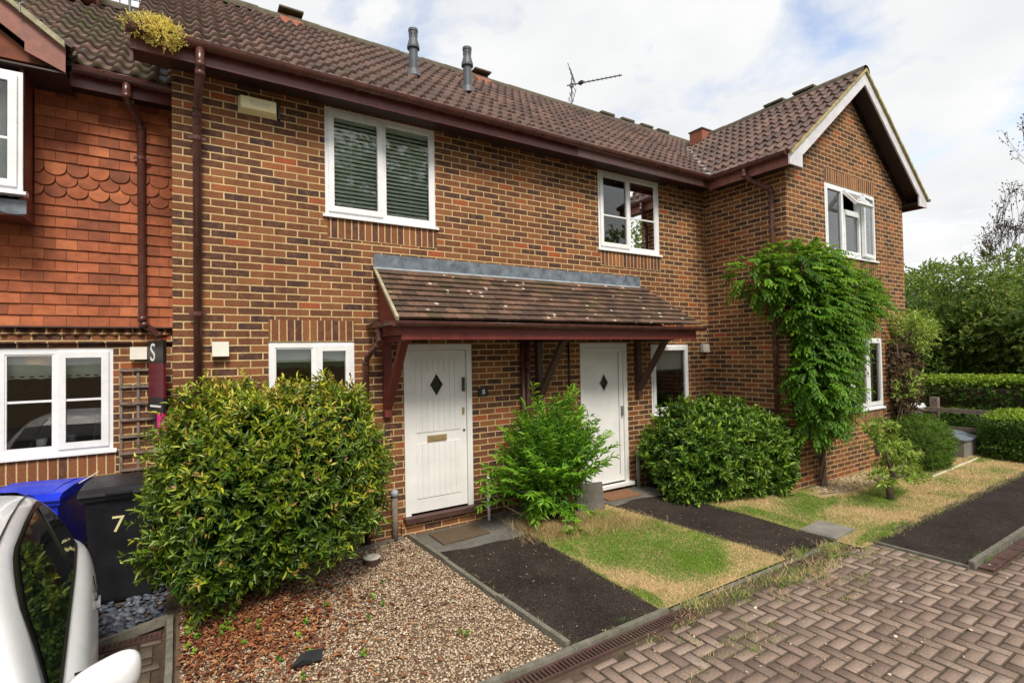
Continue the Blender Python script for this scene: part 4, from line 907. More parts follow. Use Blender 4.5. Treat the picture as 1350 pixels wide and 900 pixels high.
def vent(x0, x1, z0, z1, y, label, cream='plastic_white'):
    t = thing('wall_vent', label, 'vent cover', ((x0+x1)/2, y, z0), 'vent covers on the front walls')
    MB().box(x0+.012, x1-.012, y-.03, y, z0+.01, z1-.01).build('back_box', cream, t, bevel=.004)
    mb = MB(); mb.prism([(y-.085, z0), (y-.035, z0), (y-.035, z1), (y-.07, z1)], 'x', x0, x1); mb.build('cowl', cream, t, bevel=.006); return t
vent(.225, .365, 2.215, 2.355, 0, 'white square vent cover beside the main downpipe, above the big round bush')
vent(7.46, 7.62, 2.15, 2.29, 0, 'small cream vent cover in the inner corner, right of the lace curtain window')
vent(-.475, -.33, 2.20, 2.33, Y7, 'cream vent cover just above the wooden trellis, right of the tile hung house window')
t = thing('number_plaque', 'small black house number plaque beside the white panelled door', 'number sign', (3.195, 0, 1.66))
MB().box(3.125, 3.265, -.018, 0, 1.655, 1.765).build('plate', 'black_plastic', t, bevel=.003)
text_mesh('numeral', '8', .088, 'white_mark', Matrix.Translation((3.20, -.0185, 1.71)) @ Matrix.Rotation(radians(90), 4, 'X'), t)
tag(MB().tube([(4.58, -.02, 2.38), (4.585, -.02, 1.9), (4.58, -.02, 1.45)], .012, 8).build('cable', 'black_plastic', None, smooth=True), 'thin black cable running down the brick under the porch beside the diamond light door', 'cable')
t = thing('meter_box', 'small grey meter box low on the gable wall', 'meter box', (10.45, YG, .3)); MB().box(10.30, 10.56, YG-.06, YG, .32, .56).build('box', 'flue_grey', t, bevel=.005); MB().box(10.32, 10.54, YG-.068, YG-.061, .34, .54).build('lid', 'lead_pale', t, bevel=.003)
for (x, z0, z1, lab, mat) in ((2.00, .08, .62, 'grey capped waste pipe stub by the doorstep, half behind the round bush', 'wood_grey'), (5.85, .06, .62, 'grey capped pipe standing right of the plain white door', 'concrete')):
    t = thing('pipe_stub', lab, 'pipe', (x, -.07, z0), 'short pipes standing at the wall foot'); mb = MB(); mb.tube([(x, -.07, z0-.05), (x, -.07, z1)], .034, 12); mb.build('pipe', mat, t, smooth=True); mb = MB(); mb.lathe([(.042, 0), (.042, .05), (.03, .075), (0, .08)], (x, -.07, z1-.02), 14); mb.build('cap', 'lead_pale', t, smooth=True)
t = thing('water_pipe', 'thin white bent pipe with a flaky top between the panelled door and shrub', 'pipe', (3.22, -.08, .1))
MB().tube([(3.20, -.10, .08), (3.205, -.09, .3), (3.21, -.07, .48), (3.22, -.06, .56)], .019, 8).build('pipe', 'upvc', t, smooth=True); mb = MB(); mb.lathe([(.02, 0), (.034, .03), (.028, .08), (.012, .13), (0, .14)], (3.22, -.06, .54), 8); mb.build('torn_cap', 'plastic_white', t)
# ------------------------------------------------------------------ aerials
def aerial(loc, yaw, label, big=1.0):
    t = thing('tv_aerial', label, 'aerial', loc, 'television aerials on the ridges'); X, Y, Z = loc; M = Matrix.Translation(loc) @ Matrix.Rotation(yaw, 4, 'Z')
    def pt(*p): return M @ Vector(p)
    def tb(mb, a, b, r): mb.tube([pt(*a), pt(*b)], r, 6)
    mb = MB(); tb(mb, (0, 0, -.1), (0, 0, .78), .016); mb.build('mast', 'metal', t)
    mb = MB(); tb(mb, (-.10, 0, .64), (1.05, 0, .64), .012); bm_ = mb.build('boom', 'dark_metal', t)
    mb = MB()
    for k in range(9): x = .28+k*.09; tb(mb, (x, -.07, .64), (x, .07, .64), .005)
    mb.build('directors', 'dark_metal', bm_)
    for s in (1, -1):
        mb = MB()
        for k in range(4): q = .06+k*.10; tb(mb, (-.02-q*.25+.08, -.20, .64+s*q), (-.02-q*.25+.08, .20, .64+s*q), .006)
        for yy in (-.12, .12): tb(mb, (.07, yy, .64+s*.04), (-.04, yy, .64+s*.40), .006)
        mb.build('reflector', 'dark_metal', t)
    mb = MB(); a = pt(.2, 0, .64); mb.box(a.x-.035, a.x+.035, a.y-.05, a.y+.05, a.z-.02, a.z+.035); mb.build('dipole_box', 'black_plastic', t, bevel=.005)
    mb = MB(); a = pt(0, 0, .64); mb.box(a.x-.03, a.x+.03, a.y-.03, a.y+.03, a.z-.05, a.z+.03); mb.build('clamp', 'metal', t)
aerial((6.92, 2.62, 7.18), radians(-52), 'thin grey television aerial standing on the ridge of the brick houses')
aerial((-.64, 3.3, 6.98), radians(-100), 'television aerial cut by the top edge above the mossy roof of the set back house')
# ------------------------------------------------------------------ wheelie bins
def bin_(loc, rz, mat, label, grime=None):
    t = thing('wheelie_bin', label, 'bin', (0, 0, 0), 'wheelie bins at the set back house')
    def tap(mb, z, w, d, off=0): return [(-w/2, -d/2+off, z), (w/2, -d/2+off, z), (w/2, d/2+off, z), (-w/2, d/2+off, z)]
    secs = [(0.02, .40, .44), (.05, .42, .46), (.35, .45, .51), (.80, .485, .575), (.93, .50, .60)]; mb = MB()
    R = [tap(mb, z, w, d) for z, w, d in secs]
    for a, b in zip(R[:-1], R[1:]):
        for k in range(4): mb.face([a[k], a[(k+1) % 4], b[(k+1) % 4], b[k]])
    mb.face(R[0][::-1]); body = mb.build('body', mat, t, bevel=.02)
    mb = MB(); mb.box(-.275, .275, -.325, .325, .93, .975); mb.build('rim', mat, body, bevel=.01)
    mb = MB(); mb.box(-.27, .27, .30, .36, .90, .96); mb.tube([(-.22, .385, .98), (.22, .385, .98)], .016, 8); mb.build('handle', mat, body)
    lid = MB(); pr_ = [(-.355, .975), (-.35, 1.0), (-.30, 1.03), (-.1, 1.055), (.18, 1.05), (.33, 1.02), (.345, .98)]
    lid.prism(pr_, 'x', -.285, .285); l = lid.build('lid', mat, t, bevel=.012)
    mb = MB(); mb.prism([(-.28, 1.034), (-.1, 1.062), (.16, 1.058), (.26, 1.036)], 'x', -.20, .20); mb.build('lid_panel', mat, l, bevel=.008)
    mb = MB(); mb.box(-.09, .09, -.385, -.345, .985, 1.0); mb.build('lid_grip', mat, l, bevel=.004)
    mb = MB(); mb.box(-.2, .2, -.302, -.296, .80, .90); 
    for s in (-1, 1):
        w_ = MB(); w_.tube([(s*.235, .26, .10), (s*.285, .26, .10)], .10, 18); w_.build('wheel', 'black_plastic', t)
    return t
bb = bin_((0, 0, 0), 0, 'bin_black', 'black wheelie bin with a pale yellow number on its front, half behind the bush')
text_mesh('numeral', '7', .20, 'pale_yellow', Matrix.Translation((-.02, -.283, .70)) @ Matrix.Rotation(radians(93), 4, 'X'), bb)
bb.location = (-.44, .20, .07); bb.rotation_euler = (0, 0, radians(-6))
b2 = bin_((0, 0, 0), 0, 'bin_blue', 'bright blue wheelie bin standing between the white car and the wall'); b2.location = (-1.08, .42, .05); b2.rotation_euler = (0, 0, radians(-14))
tag(MB().bar((-.80, .30, 1.10), (-.66, .26, 1.19), .022, .008).build('label_strip', 'plastic_white', None), 'short strip of pale tape between the blue and black bin lids', 'tape')
# ------------------------------------------------------------------ trellis and leaning sale board
t = thing('trellis', 'weathered brown wooden trellis fixed to the wall under the cream vent', 'trellis', (-.4, Y7-.03, .2))
for x in (-.555, -.41, -.265): MB().box(x-.012, x+.012, Y7-.022, Y7-.002, .3, 2.11).build('upright', 'wood_grey', t)
k = 0
while k < 10: z = 2.09-.172*k; MB().box(-.56, -.24, Y7-.040, Y7-.0225, z-.012, z+.012).build('slat', 'wood_grey', t); k += 1
t = thing('sale_board', 'dark red and black estate sign with a white letter, leaning in the wall corner', 'sign', (0, 0, 0))
MB().box(-.17, .17, -.012, .012, .35, .93).build('board', 'sign_red', t); MB().box(-.172, .172, -.014, .014, .20, .349).build('lower_panel', 'black_plastic', t)
MB().box(-.174, .174, -.015, .015, .70, .932).build('upper_panel', 'black_plastic', t); MB().box(.02, .16, -.011, .011, -.20, .199).build('pink_slip', 'sign_pink', t); MB().box(-.03, .0, -.03, -.013, -1.5, .9).build('post', 'wood_grey', t) if False else None
text_mesh('letter', 'S', .26, 'white_mark', Matrix.Translation((-.06, -.0155, .80)) @ Matrix.Rotation(radians(90), 4, 'X'), t)
MB().box(-.02, .02, .013, .05, -1.35, .9).build('post', 'wood_grey', t)
MB().box(-.12, .12, -.017, -.0145, .25, .27).build('text_line', 'white_mark', t)
t.location = (-.235, .68, 1.46); t.rotation_euler = (0, 0, radians(-66))
# ------------------------------------------------------------------ doormats, covers, stones
def mat_(x0, x1, y0, y1, rz, z, m_, label):
    mb = MB(); M = Matrix.Translation(((x0+x1)/2, (y0+y1)/2, z)) @ Matrix.Rotation(rz, 4, 'Z') @ Matrix.Rotation(radians(2.2), 4, 'X'); w, d = (x1-x0)/2, (y1-y0)/2
    mb.box(-w, w, -d, d, 0, .022, 0, M); o = mb.build('doormat', m_, None, bevel=.005, loc=(0, 0, 0)); return tag(o, label, 'doormat', 'doormats before the front doors')
mat_(2.38, 2.98, -.50, -.14, radians(3), .108, 'mat_coir', 'flat brown doormat on the concrete before the white panelled door')
mat_(4.98, 5.58, -.38, -.06, radians(-4), .112, 'mat_coir_red', 'reddish woven doormat before the plain diamond light door')
t = thing('drain_pipe_end', 'round brown drain pipe end with pale lid poking from the gravel', 'drain cover', (1.60, -.50, .08)); mb = MB(); mb.lathe([(.085, -.08), (.085, .06), (.07, .062), (.07, .02), (0, .02)], (1.60, -.50, .085), 24); mb.build('pipe_collar', 'drain_brown', t, smooth=False); mb = MB(); mb.lathe([(.083, 0), (.083, .010), (.04, .014), (.036, .006), (0, .006)], (1.60, -.50, .150), 24); mb.build('lid', 'plastic_white', t)
t = thing('manhole_cover', 'worn pale concrete inspection cover set in the right hand lawn', 'manhole cover', (6.47, -2.50, .02)); M = Matrix.Translation((6.47, -2.50, gz(6.5, -2.5)+.012)) @ Matrix.Rotation(radians(4), 4, 'Z'); MB().box(-.27, .27, -.20, .20, -.02, .012, 0, M).build('frame', 'concrete', t, bevel=.006); MB().box(-.23, .23, -.16, .16, .0121, .015, 0, M).build('lid', 'concrete', t, bevel=.002)
# sloping concrete gully surround and upright slab at the mid shrub
mb = MB(); mb.face([(3.30, -.42, .10), (3.75, -.42, .10), (3.72, -.02, .30), (3.30, -.02, .16)]); P = [(3.30, -.42, .10), (3.75, -.42, .10), (3.80, -.02, .22), (3.30, -.02, .15)]; L = [(x, y, -.02) for x, y, z in P]; mb = MB(); mb.face(P)
for k in range(4): mb.face([L[k], L[(k+1) % 4], P[(k+1) % 4], P[k]])
tag(mb.build('concrete_block', 'slab', None, loc=(3.5, -.2, 0)), 'sloping grey concrete block against the wall, left of the bright green shrub', 'concrete block')
M = Matrix.Translation((4.55, -.46, .08)) @ Matrix.Rotation(radians(-14), 4, 'Z') @ Matrix.Rotation(radians(-12), 4, 'X'); mb = MB().box(-.20, .20, -.03, .03, -.05, .36, 0, M)
tag(mb.build('paving_slab', 'slab', None, bevel=.01, loc=(4.55, -.46, .08)), 'upright grey paving slab leaning between the bright shrub and the second door', 'paving slab')
tag(MB().bar((4.93, -.30, .11), (4.93, -.62, .09), .04, .05).build('edging_brick', 'slab', None), 'small grey edging brick at the corner of the second doorstep', 'brick') if False else None
mb = MB(); M = Matrix.Translation((.72, -1.83, .06)); rg = random.Random(4)
for k in range(2):
    A = [Vector((-.11+k*.08, -.03, .0)), Vector((.02+k*.07, -.05, .0)), Vector((.05+k*.07, .02, .02+k*.015)), Vector((-.02+k*.04, .05, .04))]; mb.face([M @ p for p in A]); mb.face([M @ (p+Vector((0, 0, -.008))) for p in A[::-1]])
    for i in range(4): mb.face([M @ A[i], M @ A[(i+1) % 4], M @ (A[(i+1) % 4]+Vector((0, 0, -.008))), M @ (A[i]+Vector((0, 0, -.008)))])
tag(mb.build('plastic_scrap', 'black_plastic', None, loc=(.72, -1.83, .06)), 'torn piece of black plastic lying on the pale gravel', 'litter')
# ------------------------------------------------------------------ white car
def make_car():
    t = thing('parked_car', 'white three door hatchback parked close to the camera at the left edge', 'car', (0, 0, 0))
    #      y     half-width  sill  belt  belt-x  roof-z
    ST = [(.03, .50, .42, .78, .48, .80), (-.02, .66, .30, .86, .60, .90), (-.12, .745, .24, .93, .645, 1.02), (-.30, .78, .22, .965, .665, 1.20), (-.50, .80, .20, .975, .68, 1.345), (-.75, .812, .20, .975, .685, 1.43), (-1.1, .815, .20, .97, .69, 1.475), (-1.5, .815, .20, .96, .69, 1.485), (-1.9, .815, .20, .95, .69, 1.465),
          (-2.2, .815, .20, .94, .69, 1.40), (-2.45, .815, .20, .935, .69, 1.25), (-2.7, .812, .20, .93, .69, 1.08), (-2.9, .81, .20, .915, .68, .965), (-3.15, .80, .22, .86, .64, .90), (-3.4, .77, .24, .76, .58, .80), (-3.55, .68, .28, .66, .5, .70), (-3.62, .5, .34, .56, .4, .60)]
    def sec(s):
        y, w, z0, b, bx, r = s; h = r-b; rx = bx-.17*min(1, h/.45)
        return [(0, z0), (w*.86, z0), (w*.97, z0+.10), (w, z0+(b-z0)*.45), (w*.995, z0+(b-z0)*.72), (w*.955, b-.055), (bx+.02, b-.012), (bx, b), (bx-(bx-rx)*.5, b+h*.50), (rx, b+h*.84), (rx-.07, b+h*.955), (rx*.55, r-.004), (0, r)]
    S = [sec(s) for s in ST]; mb = MB(); NS = len(S[0])
    for sg in (1, -1):
        for i in range(len(S)-1):
            for k in range(NS-1):
                q = [(sg*S[i][k][0], ST[i][0], S[i][k][1]), (sg*S[i][k+1][0], ST[i][0], S[i][k+1][1]), (sg*S[i+1][k+1][0], ST[i+1][0], S[i+1][k+1][1]), (sg*S[i+1][k][0], ST[i+1][0], S[i+1][k][1])]
                mb.face(q)
        for i in (0, -1): mb.face([(sg*p[0], ST[i][0], p[1]) for p in S[i]])
    body = mb.build('body', 'car_white', t, smooth=True)
    import bmesh
    bm = bmesh.new(); bm.from_mesh(body.data); bmesh.ops.remove_doubles(bm, verts=bm.verts, dist=1e-4); bmesh.ops.recalc_face_normals(bm, faces=bm.faces); bm.to_mesh(body.data); bm.free()
    ss = body.modifiers.new('sub', 'SUBSURF'); ss.levels = 2; ss.render_levels = 2
    def side(y, tt, off):  # point on the band between belt (0) and rail (1)
        for a, b in zip(ST[:-1], ST[1:]):
            if b[0] <= y <= a[0]:
                f = (a[0]-y)/(a[0]-b[0]); s = tuple(a[k]*(1-f)+b[k]*f for k in range(6)); break
        p = sec(s); A, B = p[7], p[9]; mdd = p[8]; x = A[0]*(1-tt)+B[0]*tt+.010*math.sin(pi*tt); z = A[1]*(1-tt)+B[1]*tt
        return (x+off, y, z+off*.5)
    def glass_band(y0, y1, t0, t1, off, name, mat, parent, rear=.45, front=.5, sg=1, tmin=None):
        m_ = MB(); N = 28
        def tmx(y):
            fr = (y0-y); bk = (y-y1); a = min(1, fr/rear); b = min(1, bk/front); return t0+(t1-t0)*math.sqrt(max(0, 1-(1-a)**2.2))*(max(0, 1-(1-b)**1.6))
        for i in range(N):
            ya, yb = y0+(y1-y0)*i/N, y0+(y1-y0)*(i+1)/N; ta, tb = tmx(ya), tmx(yb)
            for k in range(5):
                f0, f1 = k/5, (k+1)/5; q = [side(ya, t0+(ta-t0)*f0, off), side(yb, t0+(tb-t0)*f0, off), side(yb, t0+(tb-t0)*f1, off), side(ya, t0+(ta-t0)*f1, off)]
                m_.face([(sg*p[0], p[1], p[2]) for p in q])
        return m_.build(name, mat, parent, smooth=True)
    for sg in (1, -1):
        tr = glass_band(-.42, -2.72, -.10, 1.0, .006, 'window_trim', 'black_plastic', body, .5, .8, sg)
        g1 = glass_band(-1.16, -2.62, .02, .95, .012, 'side_window', 'car_window', body, .02, .8, sg); g2 = glass_band(-.50, -1.07, .02, .93, .012, 'quarter_window', 'car_window', body, .48, .02, sg)
    # windscreen and rear screen
    for nm, (i0, i1) in (('windscreen', (9, 12)), ('rear_screen', (2, 5))):
        m_ = MB()
        for i in range(i0, i1):
            for sg in (1, -1):
                A, B = S[i], S[i+1]; ya, yb = ST[i][0], ST[i+1][0]
                for k in (10, 11): m_.face([(sg*A[k][0]*.96, ya, A[k][1]+.006), (sg*A[k+1][0], ya, A[k+1][1]+.006), (sg*B[k+1][0], yb, B[k+1][1]+.006), (sg*B[k][0]*.96, yb, B[k][1]+.006)])
        m_.build(nm, 'car_window' if nm == 'windscreen' else 'black_plastic', body, smooth=True)
    for sg in (1, -1):
        m_ = MB(); ys_ = [-.52-.1*k for k in range(21)]
        def bp(y_):
            for a_, b_ in zip(ST[:-1], ST[1:]):
                if b_[0] <= y_ <= a_[0]: f_ = (a_[0]-y_)/(a_[0]-b_[0]); return (sg*(a_[4]*(1-f_)+b_[4]*f_+.006), y_, a_[3]*(1-f_)+b_[3]*f_+.004)
        m_.tube([bp(y_) for y_ in ys_], .013, 6); m_.build('belt_seal', 'black_plastic', body, smooth=True)
    # roof seam, door cut line, handle
    for sg in (1, -1):
        m_ = MB(); pts = []
        for y in [-.55-.1*k for k in range(18)]: q = side(y, 1.0, .0); pts.append((sg*(q[0]-.045), q[1], q[2]+.034))
        m_.tube(pts, .0045, 5); m_.build('roof_seam', 'black_plastic', body)
        m_ = MB(); m_.box(sg*.805-.008, sg*.805+.016, -1.22, -1.08, .782, .802); m_.build('door_handle', 'metal', body, bevel=.004)
        m_ = MB(); m_.lathe([(.0, 0), (.045, 0), (.05, .02), (.045, .024), (.0, .008)], (0, 0, 0), 18); m_.v = [(sg*(.784+v[2]), -1.12+v[0]*.8, .80+v[1]) for v in m_.v]; m_.build('lock_cup', 'black_plastic', body)
        m_ = MB(); m_.tube([(sg*.785, -1.0, .90), (sg*.810, -.97, .7), (sg*.810, -1.02, .4), (sg*.785, -1.08, .24)], .0035, 5); m_.build('door_line', 'black_plastic', body)
    for sg in (1, -1):
        mi = MB(); N, Mx = 14, 20; base = Vector((sg*.83, -2.44, .955))
        for i in range(N+1):
            ph = pi*i/N
            for k in range(Mx):
                th = 2*pi*k/Mx; sx = math.copysign(abs(sin(ph)*cos(th))**.75, cos(th)); sy = math.copysign(abs(sin(ph)*sin(th))**.9, sin(th)); sz = math.copysign(abs(cos(ph))**.8, cos(ph))
                mi.v.append(tuple(base+Vector((sx*.125, sy*.075*(1 if sy < 0 else .55), (sz*.070 if sz > 0 else sz*.085)*(1+sg*sx*.32)+sx*sg*.014))))
        for i in range(N):
            for k in range(Mx): mi.f.append((i*Mx+k, i*Mx+(k+1) % Mx, (i+1)*Mx+(k+1) % Mx, (i+1)*Mx+k)); mi.uv.append(None); mi.t.append(0)
        mr = mi.build('mirror', 'car_white', t, smooth=True)
        MB().box(base.x-.085, base.x+.085, base.y+.034, base.y+.042, base.z-.045, base.z+.035).build('mirror_glass', 'car_window', mr); m_ = MB(); m_.bar((sg*.68, -2.46, .90), (sg*.76, -2.44, .92), .05, .04); m_.build('mirror_arm', 'black_plastic', mr)
    for (sx, y) in ((1, -.62), (-1, -.62), (1, -2.92), (-1, -2.92)):
        m_ = MB(); m_.lathe([(.18, 0), (.265, .005), (.29, .03), (.29, .16), (.265, .185), (.18, .19)], (0, 0, 0), 28); m_.v = [(sx*(.605+v[2]), y+v[0], .29+v[1]) for v in m_.v]; w_ = m_.build('wheel', 'black_plastic', t, smooth=True)
        m_ = MB(); m_.lathe([(.0, .0), (.17, .0), (.185, .02), (.17, .03), (0, .035)], (0, 0, 0), 20); m_.v = [(sx*(.775+v[2]), y+v[0], .29+v[1]) for v in m_.v]; m_.build('rim', 'metal', w_, smooth=True)
        m_ = MB(); m_.lathe([(.30, 0), (.325, 0), (.325, .01), (.30, .01)], (0, 0, 0), 28); m_.v = [(sx*(.800+v[2]), y+v[0], .29+v[1]) for v in m_.v]; m_.build('wheel_arch', 'black_plastic', body)
    for sg in (1, -1):
        MB().box(sg*.62-.07, sg*.62+.07, -.045, -.0, .62, .80).build('tail_light', 'sign_red', body, bevel=.01); m_ = MB(); m_.lathe([(.0, 0), (.09, 0), (.08, .03), (0, .05)], (0, 0, 0), 16); m_.v = [(sg*.55+v[0], -3.55-v[2], .68+v[1]) for v in m_.v]; m_.build('headlight', 'lamp_glass', body, smooth=True)
    return t
def m_carwin():
    g = G('car_window'); g.done(g.bsdf((.006, .009, .008), .04, None, .6))
m_carwin()
car = make_car(); car.location = (-1.355, -.80, 0); car.rotation_euler = (0, 0, radians(6))
# ------------------------------------------------------------------ right-hand garden furniture
t = thing('post_rail_fence', 'low weathered post and rail fence in front of the long clipped hedge', 'fence', (13.9, -2, 0))
for y in (2.2, .5, -1.12, -2.9, -4.7): mb = MB(); mb.box(13.83, 13.97, y-.07, y+.07, -.1, 1.06); mb.build('post', 'wood_grey', t, bevel=.015)
for z in (.42, .80): MB().box(13.78, 13.83, -4.8, 2.3, z-.045, z+.045).build('rail', 'wood_grey', t, bevel=.01)
t = thing('cold_frame', 'pale timber cold frame with sloping grey lid beside the rosemary bush', 'planter', (12.95, -1.6, 0))
mb = MB(); mb.prism([(-2.0, .02), (-1.15, .02), (-1.15, .52), (-2.0, .34)], 'x', 12.55, 12.58); mb.prism([(-2.0, .02), (-1.15, .02), (-1.15, .52), (-2.0, .34)], 'x', 13.30, 13.33); mb.box(12.58, 13.30, -2.0, -1.97, .02, .34); mb.box(12.58, 13.30, -1.18, -1.15, .02, .52); mb.build('box', 'concrete', t)
MB().prism([(-2.03, .345), (-1.12, .535), (-1.12, .565), (-2.03, .375)], 'x', 12.52, 13.36).build('lid', 'lead', t, bevel=.004); MB().box(12.5, 13.38, -1.12, -1.08, .50, .72).build('back_board', 'flue_grey', t)
t = thing('plant_tray', 'low black plastic tray on the ground right of the cold frame', 'tray', (13.45, -2.3, 0)); mb = MB(); ring_ = [(13.2, -2.5), (13.75, -2.5), (13.75, -2.0), (13.2, -2.0)]
mb.box(13.2, 13.23, -2.5, -2.0, .05, .24); mb.box(13.72, 13.75, -2.5, -2.0, .05, .24); mb.box(13.23, 13.72, -2.5, -2.47, .05, .24); mb.box(13.23, 13.72, -2.03, -2.0, .05, .24); mb.box(13.2, 13.75, -2.5, -2.0, .03, .049); mb.build('tray', 'black_plastic', t)
MB().box(13.17, 13.78, -2.53, -2.5, .22, .25).build('rim', 'black_plastic', t)
t = thing('lantern', 'small white lantern box on a thin stake beside the fence post', 'lantern', (13.5, -.95, .0)); MB().box(13.42, 13.60, -1.03, -.87, .68, .86).build('housing', 'upvc', t, bevel=.01); MB().box(13.43, 13.59, -1.032, -1.03, .73, .80).build('pane', 'lead', t); MB().tube([(13.51, -.95, 0), (13.51, -.95, .68)], .015, 8).build('stake', 'metal', t); MB().prism([(13.39, .86), (13.63, .86), (13.51, .95)], 'y', -1.06, -.84).build('roof', 'upvc', t)

# ------------------------------------------------------------------ planting
def plant(name, label, cat, loc, group=None): return thing(name, label, cat, loc, group)
# big rounded bush of house 8
b8 = plant('bush', 'big rounded evergreen bush with yellow-green tips between the bins and the white panelled door', 'bush', (.72, -.62, 0))
P, D = blob_shoots((.72, -.55, 1.00), (.90, .60, .85), 4300, 41, 2.5, .20, .70, .12, 4.6)
# leave the lower right open so the gravel shows below the crown
k_ = (P[:, 2] > .22+.36*np.clip((P[:, 0]-.35)/1.0, 0, 1)); P, D = P[k_], D[k_]
hgt = np.clip((P[:, 2]-.3)/1.7, 0, 1)
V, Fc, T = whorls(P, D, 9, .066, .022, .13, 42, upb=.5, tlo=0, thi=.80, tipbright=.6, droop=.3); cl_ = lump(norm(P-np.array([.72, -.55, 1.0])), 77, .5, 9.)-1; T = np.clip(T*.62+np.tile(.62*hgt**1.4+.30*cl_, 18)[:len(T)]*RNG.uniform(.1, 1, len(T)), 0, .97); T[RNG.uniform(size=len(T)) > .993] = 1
FB = (V, Fc, T)
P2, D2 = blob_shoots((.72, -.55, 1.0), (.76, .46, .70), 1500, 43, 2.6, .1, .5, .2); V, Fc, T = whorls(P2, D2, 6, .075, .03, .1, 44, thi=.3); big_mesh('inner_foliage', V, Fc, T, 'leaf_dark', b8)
# upright new shoots on the top
r_ = np.random.default_rng(5); top = P[(P[:, 2] > 1.62)]; top = top[r_.choice(len(top), 60, replace=False)]; V, Fc, T = whorls(top+np.array([0, 0, .06]), np.tile([0, 0, 1.], (60, 1)), 9, .06, .022, .16, 46, upb=1.5, tlo=.5, thi=1.0, tipbright=.45); V1, F1, T1 = V, Fc, np.minimum(T, .96)
st_ = P[r_.choice(len(P), 130, replace=False)]; dd_ = norm(st_-np.array([.72, -.55, .95])); V2, F2, T2 = whorls(st_*1.0, dd_, 10, .06, .021, .24, 47, upb=.5, tlo=.1, thi=.95, tipbright=.6, droop=.35)
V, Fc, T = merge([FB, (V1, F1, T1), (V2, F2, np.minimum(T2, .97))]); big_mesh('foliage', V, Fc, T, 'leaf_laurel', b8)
stems('stem', (.5, -.45, .02), [(x, y, z) for x, y, z in zip(r_.uniform(-.1, 1.5, 14), r_.uniform(-.9, -.2, 14), r_.uniform(.5, 1.4, 14))], .022, 'bark', b8, 6)
# bright shrub between the doors
sh = plant('bush', 'bright green arching shrub with long narrow leaves growing between the two front doors', 'bush', (3.85, -.55, .08))
r_ = np.random.default_rng(8); parts = []; tg = []
for i in range(175):
    a = r_.uniform(0, 2*pi); el = r_.uniform(.0, 1)**.75; tip = np.array([3.86+cos(a)*(.25+.72*el)*1.08, -.60+sin(a)*.50*(.3+.7*el), 0.]); tip[2] = 1.76-.95*el**1.3+r_.normal()*.10
    if tip[0] < 3.5: tip[2] -= .10
    if r_.uniform() < .25: tip = np.array([3.55+r_.uniform(-.15, .55), -.72+r_.uniform(-.25, .25), r_.uniform(.25, .8)])
    if i < 34: tg.append(tip*.96+np.array([.15, 0, 0.]))
    base = np.array([3.83+r_.normal()*.06, -.5+r_.normal()*.05, .1]); N = 30; f = np.linspace(.38, 1, N)[:, None]; mid = (base+tip)/2+np.array([0, 0, .22]); P = (1-f)**2*base+2*f*(1-f)*mid+f*f*tip; P[:, 2] -= .05*f[:, 0]**4
    d = np.gradient(P, axis=0); d = norm(d); sd_ = norm(np.cross(d, [0, 0, 1.]))*np.where(np.arange(N) % 2 == 0, 1, -1)[:, None]; ax = d*.65+sd_*.8+r_.normal(size=(N, 3))*.22+np.array([0, 0, .1])
    T = np.clip(.08+.55*f[:, 0]+r_.uniform(-.1, .35, N), 0, 1); parts.append(leaves(P, ax,   .108*r_.uniform(.7, 1.1, N), .025, T, .2, .3))
V, Fc, T = merge(parts); big_mesh('foliage', V, Fc, T, 'leaf_bright', sh); stems('stem', (3.83, -.5, .06), tg, .010, 'bark', sh, 9)
P, D = blob_shoots((3.85, -.55, .95), (.55, .35, .60), 420, 48, 2, .1, .3); V, Fc, T = whorls(P, D, 6, .09, .02, .12, 49, thi=.35); big_mesh('inner_foliage', V, Fc, T, 'leaf_bright', sh)
# dark laurel in the inner corner
b9 = plant('bush', 'wide dark glossy laurel bush under the lace curtain window in the inner corner', 'bush', (6.7, -.8, 0))
P, D = blob_shoots((6.72, -.78, .60), (.98, .62, .66), 2500, 51, 2.5, .2, .68, .03); P_, D_ = blob_shoots((7.38, -1.15, .56), (.42, .40, .58), 700, 52, 2.6, .12, .7, .03); P = np.concatenate([P, P_]); D = np.concatenate([D, D_])
V, Fc, T = whorls(P, D, 8, .088, .033, .12, 53, upb=.5, thi=.95, tipbright=.5); big_mesh('foliage', V, Fc, T, 'leaf_dark', b9)
P2, D2 = blob_shoots((6.62, -.78, .6), (.8, .5, .6), 700, 54, 2.6, .1, .5, .05); V, Fc, T = whorls(P2, D2, 5, .1, .045, .1, 55, thi=.25); big_mesh('inner_foliage', V, Fc, T, 'leaf_dark', b9)
stems('stem', (6.6, -.7, .02), [(6.2, -.8, .9), (6.9, -.9, 1.), (6.5, -.6, 1.1), (7.2, -1, .8)], .02, 'bark', b9, 10)
